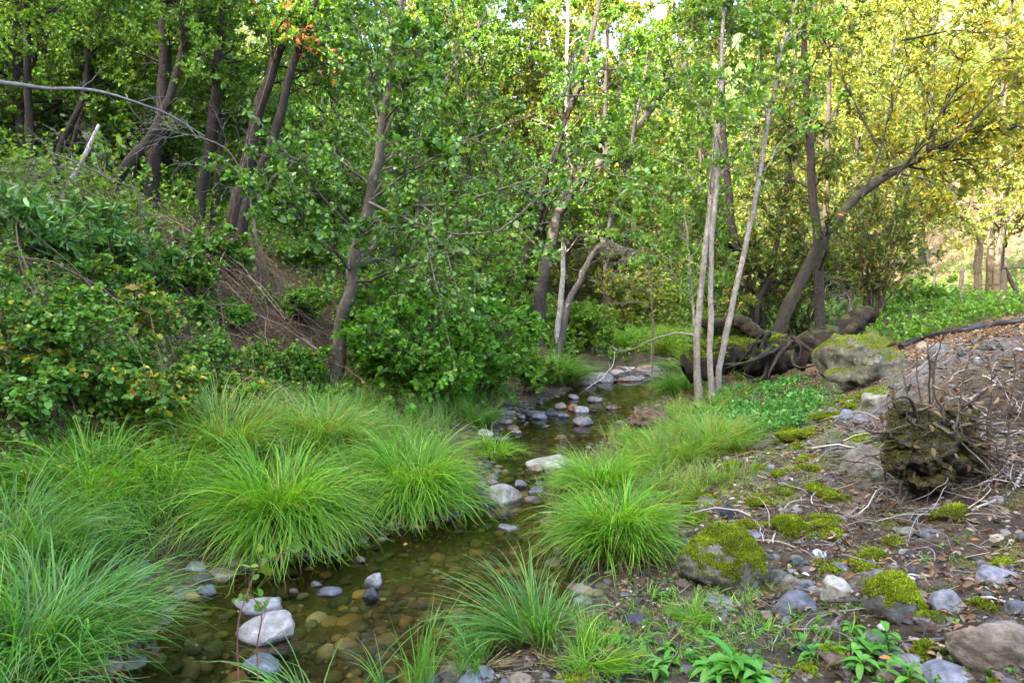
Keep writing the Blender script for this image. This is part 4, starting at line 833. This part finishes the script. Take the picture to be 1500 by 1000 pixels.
p = scatter(2600, -7, -1, 5, 13, lambda x, y: (xl(y)-x > 2.0) & (xl(y)-x < 6.5), r)
grass_stuff('dry_grass', p[:1100], 16, .36, .0045, [((.16, .11, .06), 4), ((.24, .18, .10), 2), ((.10, .075, .04), 3), ((.12, .15, .03), 1)], 23, 'withered brown grass hanging on the steep bank')
p = scatter(4200, -1, 10, 19, 36, lambda x, y: x > -1, r)
sprigs('sunny_undergrowth', p, (.2, 1.1), 9, (.10, .065), [((.10, .17, .018), 4), ((.14, .19, .02), 3), ((.06, .11, .015), 2)], 24, 'sunlit yellow green undergrowth at the far end of the creek', 'undergrowth', full=False)
# wooded slope closing the view
r = np.random.default_rng(91); n = 150000
x = r.uniform(-55, 60, n); y = r.uniform(34, 78, n); p = np.stack([x, y, ground(x, y, False)+r.random(n)**1.2*(7.5+3.5*fbm2(x, y, .16, 3, 7))], -1); p = p[p[:, 0] < 26+.2*p[:, 1]]; n = len(p)
cl = shade(n, [((.08, .13, .022), 3), ((.12, .15, .03), 2), ((.05, .09, .017), 3), ((.18, .16, .05), 1)], r, .25)
A = leaves(p, r.normal(size=(n, 3)), r.normal(size=(n, 3)), r.uniform(.16, .34, n), r.uniform(.1, .24, n), cl, False)
tag(mk('distant_woods', A[0], A[1], M_LEAF, A[2]), 'sunlit mass of mixed woods on the far slope', 'woods', None, 'stuff')
# ------------------------------------------------------------------ fallen log
def jag(p, k, amt, seed): return spline(p, k, amt, seed)
q0 = at(1145, 9.9); org = np.array(q0)
log = empty('fallen_log', org); tag(log, 'massive mossy fallen log with splayed roots behind the slender pale stems', 'log')
def barrel(pts, r0, r1, seed, mat, col, parent, nm, s=28, k=44, lump=.34):
    c = spline(pts, k, .03, seed); R = np.linspace(r0, r1, k)[None]*(1+.10*fbm(np.stack([np.arange(k)*.4, np.zeros(k), np.zeros(k)+seed], -1), 3, seed))[None]
    R[0, 0] *= .35; R[0, -1] *= .35
    V, F = tubes(c[None], R, s, lump, seed); return mk(nm, V, F, mat, None, parent, org, color=col), V, F
LW = (.030, .023, .016)
b1, V1, F1 = barrel([P(1005, 545, 9.7), P(1070, 522, 9.7), P(1110, 520, 9.75), P(1150, 516, 9.8)], .21, .27, 301, M_LOG, LW, log, 'trunk')
b2, V2, F2 = barrel([P(1140, 522, 9.9), P(1190, 506, 9.9), P(1230, 488, 10.0), P(1277, 456, 10.1)], .27, .12, 302, M_LOG, (.027, .020, .014), log, 'broken_end')
b3, V3, F3 = barrel([P(1028, 476, 9.9), P(1075, 472, 9.85), P(1105, 488, 9.8), P(1138, 506, 9.75), P(1160, 535, 9.6)], .07, .14, 303, M_LOG, (.040, .028, .018), log, 'limb', 16)
r = np.random.default_rng(304)
for i in range(11):
    a = r.uniform(-1.3, 1.3); s0 = P(1140+r.uniform(-25, 25), 512+r.uniform(-22, 10), 9.65); e_ = P(1145+95*math.sin(a)+r.uniform(-20, 20), 556-20*abs(math.sin(a))+r.uniform(-14, 10), 9.2+r.uniform(-.3, .2)); e_[2] = max(e_[2], gz(e_[0], e_[1])-.02)
    c = spline([s0, (s0+e_)/2+r.normal(size=3)*.13+np.array([0, -.05, .05]), e_], 14, .03, 310+i); V, F = tubes(c[None], np.linspace(r.uniform(.018, .05), .004, 14)[None]**1.0, 9, .45, i); mk('root', V, F, M_LOG, None, log, org, color=[(.036, .027, .019), (.025, .019, .014), (.05, .035, .023)][i % 3])
tri = np.vstack([F1[:, [0, 1, 2]], F1[:, [0, 2, 3]]]); moss_on(log, V1-org, tri, org*0, .55, 7000, 305, .022)
# broken log at the bend
o_ = np.array(at(768, 12.6)); bl_ = empty('broken_log', o_); tag(bl_, 'short broken log with a pale splintered end beside the dark drooping sedge', 'log')
c = spline([P(748, 548, 12.3), P(775, 533, 12.7), P(800, 517, 13.6)], 14, .02, 3); V, F = tubes(c[None], np.array([.05]+[.17]*12+[.05])[None], 14, .15, 4); mk('trunk', V, F, M_LOG, None, bl_, o_, color=(.16, .085, .05))
c = spline([P(745, 550, 12.24), P(770, 537, 12.45)], 8, .01, 4); V, F = tubes(c[None], np.array([.03, .12, .155, .16, .165, .165, .16, .04])[None], 12, .28, 5); mk('splintered_end', V, F, M_ROCK, None, bl_, o_, color=(.38, .31, .25))
# torn root mass on the bank
org = surf(1390, 742); d = org[1]; org = org+np.array([0, .18, 0]); u_ = d/FPX
st_ = empty('root_mass', org); tag(st_, 'upturned tree stump of tangled mossy roots with thin dead stems on the bank', 'stump')
def lump(cx, cz, a, b, c, seed, col, nm, dy=0, rough=.55):
    V, F = ico(5); p = V*(1+rough*fbm(V*1.7+seed, 6, seed, .66)[:, None]-.22*np.abs(fbm(V*np.array([5, 5, 2.2])+seed, 4, seed+9))[:, None]); p = p*np.array([a, b, c]); o3 = np.array([cx, dy, cz])
    ob = mk(nm, p+o3+org, F, M_LOG, None, st_, org, color=col); moss_on(st_, p+o3, F, org*0, .2, 3200, seed, .010, [((.13, .135, .025), 3), ((.18, .17, .035), 2), ((.08, .065, .03), 3)], shell=False); return p
for i, (cx, cz, a_, b_, c_, dy) in enumerate([(0, 62, 52, 44, 40, 0), (-32, 96, 34, 30, 30, .02), (28, 104, 40, 34, 36, .06), (-8, 128, 30, 28, 24, .14), (-44, 60, 26, 24, 24, -.02), (46, 70, 30, 26, 26, .02), (60, 118, 24, 22, 24, .16), (-10, 34, 34, 30, 22, -.04)]):
    lump(cx*u_*1.1, cz*u_*.94, a_*u_*1.0, b_*u_, c_*u_*.92, 401+i*7, [(.06, .047, .033), (.085, .066, .044), (.040, .033, .024)][i % 3], 'burl', dy, .42)
r = np.random.default_rng(405)
for i in range(32):
    a = r.uniform(0, 6.28); s0 = org+np.array([math.cos(a)*35*u_, -.05+.1*r.random(), (80+60*r.random())*u_]); L = r.uniform(40, 105)*u_
    D = nz(np.array([math.cos(a)*1.2, -.5*r.random()-.1, math.sin(a)*.7-.25])); e_ = s0+D*L; m_ = (s0+e_)/2+r.normal(size=3)*L*.2
    e_[2] = max(e_[2], gz(e_[0], e_[1])+.005); m_[2] = max(m_[2], gz(m_[0], m_[1])+.01)
    c = spline([s0, m_, e_], 12, .02, 420+i); V, F = tubes(c[None], np.linspace(r.uniform(.005, .016), .002, 12)[None], 7, .2, i); mk('root', V, F, M_LOG, None, st_, org, color=[(.09, .065, .045), (.20, .17, .14), (.06, .045, .035)][i % 3])
for i, (x0, y0, x1, y1) in enumerate([(1318, 670, 1322, 545), (1330, 640, 1345, 520), (1452, 680, 1462, 560), (1448, 640, 1440, 520), (1410, 600, 1432, 500), (1300, 690, 1298, 590), (1390, 560, 1385, 480), (1470, 640, 1490, 530), (1345, 590, 1360, 500)]):
    a, b = P(x0, y0, d+.1), P(x1, y1, d+.2+.1*(i % 3)); a[2] = max(gz(a[0], a[1]), a[2]-.25); c = spline([a, (a+b)/2+r.normal(size=3)*.03, b], 12, .02, 440+i)
    V, F = tubes(c[None], np.linspace(.008, .003, 12)[None], 6, .1, i); k_, _, _ = kids(c[None], 5, .3, 1, .16, .7, .1, r, 5); V2, F2 = tubes(k_, np.tile(np.linspace(.003, .001, 5), (5, 1)), 4); mk('stem', np.vstack([V, V2]), np.vstack([F, F2+len(V)]), M_TWIG, None, st_, org, color=(.07, .05, .035))
n = 60; pts = org+r.normal(size=(n, 3))*np.array([60, 30, 50])*u_+np.array([20*u_, -.12, 110*u_]); A = leaves(pts, r.normal(size=(n, 3))-np.array([0, 0, 1]), r.normal(size=(n, 3)), .06, .028, shade(n, DRYL[:3], r), True, .3, .2); mk('dead_leaves', A[0], A[1], M_DRY, A[2], st_, org)
# old root chunk in the shore grass
o_ = surf(950, 632); V, F = ico(4); p = V*(1+.5*fbm(V*1.7+3, 5, 8, .6)[:, None])*np.array([.19, .14, .16])+np.array([0, .1, .09]); tag(mk('driftwood_chunk', p+o_, F, M_LOG, None, None, o_, color=(.15, .10, .07)), 'ragged brown chunk of driftwood in the shore grass', 'driftwood')
# ------------------------------------------------------------------ loose sticks and branches
def stick(label, pts, r0, r1, col, name='stick', cat='stick', lift=.015, twg=0, group=None, free=None, seed=1):
    q = [surf(u, v)+np.array([0, 0, lift]) for u, v in pts] if free is None else [P(u, v, dd) for (u, v), dd in zip(pts, free)]
    c = spline(q, 18, .012, seed+int(pts[0][0])); o_ = c[0]; V, F = tubes(c[None], np.linspace(r0, r1, 18)[None], 8, .15, seed)
    o = mk(name, V, F, M_PALE if max(col) > .2 else M_TWIG, None, None, o_, color=col); tag(o, label, cat, group)
    if twg:
        k_, _, _ = kids(c[None], twg, .25, 1, np.linalg.norm(c[-1]-c[0])*.22, .7, .1, np.random.default_rng(seed), 6, .3)
        for kk in k_: V, F = tubes(kk[None], np.linspace(r1*.8, r1*.25, 6)[None], 5); mk('side_twig', V, F, M_TWIG, None, o, o_, color=col)
    return o
gS = 'fallen sticks on the bank'
STK = [('pale forked stick running down from the brushwood', [(1500, 690), (1462, 735), (1405, 760)], .010, .006, (.40, .37, .34)), ('white stick standing up out of the brushwood', [(1470, 675), (1462, 705), (1458, 735)], .008, .005, (.45, .42, .40)),
       ('long thin stick curving above the domed boulder', [(1085, 790), (1130, 797), (1170, 808), (1195, 825)], .006, .003, (.30, .24, .19)), ('dark stick lying along the litter beyond the white chip', [(1160, 800), (1200, 785), (1240, 780)], .008, .004, (.10, .08, .06)),
       ('short pale stick beside the bright moss cushion', [(1132, 800), (1136, 780), (1140, 765)], .006, .004, (.38, .34, .28)), ('crooked pale stick below the moss hump', [(1145, 752), (1150, 770), (1160, 790)], .006, .003, (.36, .32, .27)),
       ('grey stick crossing in front of the oval stone', [(1130, 922), (1175, 925), (1225, 918)], .006, .004, (.26, .23, .20)), ('long branch lying in the weeds below the oval stone', [(1230, 905), (1200, 940), (1185, 990)], .009, .005, (.15, .12, .10)),
       ('straight twig beside the flat grey stone', [(968, 880), (1000, 890), (1022, 894)], .006, .003, (.30, .25, .20)), ('bent stick near the bottom of the bank', [(1000, 955), (1030, 940), (1062, 932)], .007, .004, (.22, .18, .15)),
       ('thin stick across the moss cube', [(1340, 975), (1370, 945), (1415, 935)], .006, .004, (.20, .17, .15)), ('curved stick beside the long flat grey stone', [(1432, 880), (1460, 882), (1500, 888)], .007, .004, (.34, .28, .24)),
       ('arched twig in front of the wide flat topped rock', [(1250, 690), (1262, 668), (1290, 655), (1300, 650)], .006, .003, (.28, .22, .17)), ('grey root like stick under the brushwood', [(1400, 715), (1440, 700), (1500, 705)], .012, .006, (.24, .21, .19)),
       ('pale branch on the gravel path edge', [(1420, 590), (1450, 570), (1490, 560)], .010, .005, (.38, .32, .26)), ('bleached stick beside the chunky stone under the hose', [(1385, 565), (1410, 545), (1440, 540)], .008, .004, (.42, .38, .33)), ('short stick on the litter above the white chip', [(1235, 765), (1260, 745), (1275, 742)], .007, .004, (.3, .26, .22)),
       ('dark root like stick at the tussock foot', [(905, 905), (930, 890), (960, 880)], .012, .006, (.07, .05, .04))]
for i, (lb, pts, a, b, c) in enumerate(STK): stick(lb, pts, a, b, c, group=gS, twg=2 if i % 2 else 0, seed=500+i)
stick('sunken black stick lying in the upper pool', [(858, 602), (868, 603), (880, 606)], .025, .012, (.02, .018, .015), lift=.01)
stick('pale fallen branch arching out of the upper pool', [(838, 584), (862, 568), (885, 550), (897, 535), (900, 515)], .010, .005, (.42, .38, .32), 'branch', 'branch', free=[11.2, 11.4, 11.6, 11.8, 12], twg=3)
stick('bare pale branch reaching across from the slender stems', [(1018, 490), (985, 488), (950, 500), (925, 512), (900, 512)], .013, .005, (.34, .30, .25), 'branch', 'branch', free=[9.2, 9.6, 10.2, 10.6, 10.8], twg=4)
stick('pale dead pole leaning against the trees on the bank', [(64, 345), (90, 290), (120, 235), (146, 184)], .045, .022, (.40, .37, .34), 'dead_pole', 'dead tree', free=[9.6, 9.7, 9.8, 9.9])
stick('long bare arching branch hanging across the upper corner', [(-10, 118), (60, 128), (130, 132), (190, 148), (240, 166), (300, 200)], .022, .006, (.17, .16, .15), 'branch', 'branch', free=[6.8, 7, 7.2, 7.4, 7.6, 7.8], twg=7)
stick('fallen pale trunk far up the creek', [(905, 495), (925, 500), (945, 512)], .07, .04, (.40, .34, .27), 'branch', 'branch', free=[21, 20.5, 20])
# dead twiggy sprays on the bank trees
for i, (px, py, dd, lb) in enumerate([(330, 220, 9.5, 'spray of bare grey twigs before the twin stemmed trunk'), (160, 260, 9.2, 'spray of bare grey twigs before the crooked trunk'), (940, 380, 12.0, 'tangle of bare brown twigs over the upper pool'), (1230, 420, 12.2, 'spray of bare brown twigs behind the slim upright trunk')]):
    r = np.random.default_rng(600+i); b = P(px, py, dd); g_ = np.array([b[0]+.3, b[1]+.4, gz(b[0]+.3, b[1]+.4)-.03]); c = spline([g_, (g_+b)/2+np.array([.1, 0, .2]), b, b+np.array([-.6, -.3, .25])], 16, .04, i)
    k1, _, _ = kids(c[None], 16, .35, 1, 1.3, .8, 0, r, 7, .3, .3); k2, _, _ = kids(k1, 8, .15, 1, .5, .7, 0, r, 5, .3, .2)
    V, F = wood([(c[None], [.022], [.006], 1), (k1, np.full(16, .006), np.full(16, .002), 1), (k2, np.full(128, .0028), np.full(128, .001), 1)], (7, 5, 4)); e = empty('dead_shrub', g_); tag(e, lb, 'dead shrub', 'bare twig sprays'); mk('stems', V, F, M_TWIG, None, e, g_, color=(.16, .13, .11))
# red leaved vine on the mossy sloping trunk
r = np.random.default_rng(610); b = path([(332, 352), (366, 220), (402, 90), (425, 40)], 10.9); c = spline([x+np.array([.05, -.2, 0]) for x in b], 20, .03, 2); k1, _, _ = kids(c[None], 14, .80, 1, .9, 1.1, -.1, r, 6, .3, .3); k2, _, _ = kids(k1, 4, .2, 1, .3, .7, 0, r, 4, .3, .2)
e = empty('vine', c[0]); tag(e, 'vine with thin reddish leaves high on the mossy sloping trunk', 'vine'); V, F = wood([(c[None], [.012], [.005], 1), (k1, np.full(14, .005), np.full(14, .002), 1)], (6, 4)); mk('stem', V, F, M_TWIG, None, e, c[0], color=(.12, .07, .05))
A = on_twigs(k2, 3, r, .055, .04, [((.30, .07, .03), 3), ((.32, .14, .03), 2), ((.22, .20, .03), 2)], True); mk('foliage', A[0], A[1], M_LEAF, A[2], e, c[0])
# red stemmed sapling in the near water
for lb, pts, fr in [('taller red stemmed sapling with few leaves before the pale boulder', [(352, 1010), (349, 930), (360, 880), (378, 835), (425, 806)], [2.6, 2.62, 2.65, 2.7, 2.72]), ('shorter red stemmed sapling with few leaves before the pale boulder', [(380, 1005), (378, 950), (385, 905), (376, 880), (358, 872)], [2.65, 2.66, 2.67, 2.7, 2.7])]:
    q = [P(u, v, dd) for (u, v), dd in zip(pts, fr)]; q.insert(0, np.array([q[0][0], q[0][1], -.15])); c = spline(q, 20, .006, 7); e = empty('sapling', q[0]); tag(e, lb, 'sapling', 'red stemmed saplings')
    r = np.random.default_rng(int(pts[0][0])); k1, _, _ = kids(c[None], 5, .55, 1, .12, .7, .1, r, 5, .2); V, F = wood([(c[None], [.0042], [.0016], 1), (k1, np.full(5, .0018), np.full(5, .0008), 1)], (7, 5)); mk('stem', V, F, M_TWIG, None, e, q[0], color=(.20, .085, .06))
    A = on_twigs(np.concatenate([k1, spline(c[8:], 5)[None]]), 3, r, .034, .024, LIME, True, .8, .1, .8, .4); mk('foliage', A[0], A[1], M_LEAF, A[2], e, q[0])
# broad leaved weeds
def weed(label, px, py, n, L, Wd, pal, seed, tall=0.0):
    r = np.random.default_rng(seed); q = surf(px, py); a = np.arange(n)*2.4+r.normal(0, .2, n); up = r.uniform(.3, 1.1, n); hh = tall*np.linspace(.1, 1, n); parts = []; k = 6; s = np.linspace(0, 1, k)
    for i in range(n):
        l = L*r.uniform(.6, 1.1); D = np.array([math.cos(a[i]), math.sin(a[i]), 0]); c = q+np.array([0, 0, hh[i]])+D*(l*s*.85)[:, None]+np.array([0, 0, 1])*(l*(up[i]*s-.75*s*s))[:, None]
        w_ = Wd*np.sin(np.pi*np.clip(s*.92+.06, 0, 1))**.8*.5; sd = np.array([-D[1], D[0], 0]); V = np.stack([c-sd*w_[:, None]+[0, 0, Wd*.15], c, c+sd*w_[:, None]+[0, 0, Wd*.15]], 1).reshape(-1, 3)
        idx = np.arange(k*3).reshape(k, 3); F = np.concatenate([np.stack([idx[:-1, j], idx[:-1, j+1], idx[1:, j+1], idx[1:, j]], -1) for j in (0, 1)]); parts.append((V, F, np.repeat(shade(1, pal, r, .15), k*3, 0)))
    V, F, C = cat_mesh(parts); e = empty('weed', q); tag(e, label, 'weed', 'broad leaved weeds on the bank'); mk('leaves', V, F, M_LEAF, C, e, q)
    if tall: c = spline([q-[0, 0, .02], q+[.01, 0, tall*.5], q+[0, .01, tall]], 8); V, F = tubes(c[None], np.full((1, 8), .003), 5); mk('stem', V, F, M_TWIG, None, e, q, color=(.06, .12, .03))
WP = [((.10, .30, .03), 3), ((.15, .38, .05), 2), ((.08, .22, .04), 1)]
for i, (lb, px, py, n, L, w_, t) in enumerate([('lush long leaved weed in the bottom middle of the bank', 1075, 985, 16, .15, .034, .05), ('smaller long leaved weed beside the lush one', 1040, 985, 12, .12, .028, .03), ('long leaved weed at the very bottom of the bank', 1110, 1005, 14, .13, .03, .05), ('low weed rosette beside the moss capped rock', 1248, 925, 10, .07, .024, .02), ('tall leafy weed stem before the long grey stone', 1297, 975, 12, .075, .030, .13), ('leafy weed beside the tall leafy weed stem', 1260, 985, 12, .085, .026, .05),
        ('narrow weed at the bottom edge near the smooth grey rock', 1330, 1010, 10, .09, .024, .08), ('small weed in front of the domed mossy boulder', 990, 905, 9, .06, .022, .02), ('tiny weed growing against the domed mossy boulder', 1036, 840, 6, .05, .018, .01), ('fresh weed sprout under the weeping sedge', 965, 880, 9, .07, .02, .03), ('weed cluster left of the lush long leaved weed', 960, 990, 12, .10, .026, .04), ('leafy sprout between oval stone and weeds', 1190, 965, 9, .07, .02, .03)]):
    weed(lb, px, py, n, L, w_, WP, 700+i, t)
r_ = np.random.default_rng(17)
for i in range(22):
    weed('fresh green weed in the leafy patch along the bottom of the bank', r_.uniform(905, 1330), r_.uniform(925, 1000), 9, r_.uniform(.05, .11), r_.uniform(.016, .026), WP, 760+i, r_.uniform(.0, .05))
# ------------------------------------------------------------------ fence, hose
def gpt(px, d, h): x = (px-750)/FPX*d; return np.array([x, d, gz(x, d)+h])
fo = gpt(1466, 12.5, 0); fe = empty('wire_fence', fo); tag(fe, 'old wire fence with weathered wooden posts below the dry hillside', 'fence')
FP = [(1466, 12.5, .85, .05), (1405, 14.0, .95, .045), (1366, 15.8, .9, .03), (1332, 17.6, .9, .03), (1305, 19.5, .9, .035), (1640, 10.5, 1.0, .05)]
for px, d, h, rd in FP:
    b = gpt(px, d, -.1); t = b+np.array([.02, 0, h+.1]); c = spline([b, t], 8, .008, int(px)); V, F = tubes(c[None], np.array([rd]*7+[rd*.2])[None], 9, .15, int(px)); mk('post', V, F, M_BARK, None, fe, fo, color=(.22, .17, .11))
for h in (.25, .5, .78):
    c = spline([gpt(px, d, h) for px, d, _, _ in sorted(FP, key=lambda q: q[1])], 40, .01, 3); V, F = tubes(c[None], np.full((1, 40), .006), 4); mk('wire', V, F, M_METAL, None, fe, fo, color=(.06, .055, .05))
c = spline([gpt(1468, 12.5, .8), gpt(1502, 12.2, .05)], 8, .01, 5); V, F = tubes(c[None], np.full((1, 8), .035), 8, .15, 2); mk('brace', V, F, M_BARK, None, fe, fo, color=(.05, .04, .03))
c = spline([surf(u, v)+np.array([0, 0, .04]) for u, v in [(1318, 512), (1345, 500), (1375, 494), (1410, 488), (1450, 481), (1500, 474), (1560, 468)]], 40, .015, 3); V, F = tubes(c[None], np.full((1, 40), .042), 10); o = mk('hose', V, F, M_HOSE, None, None, c[0], color=(.018, .020, .026)); tag(o, 'thick black plastic pipe lying along the top of the bank', 'pipe')
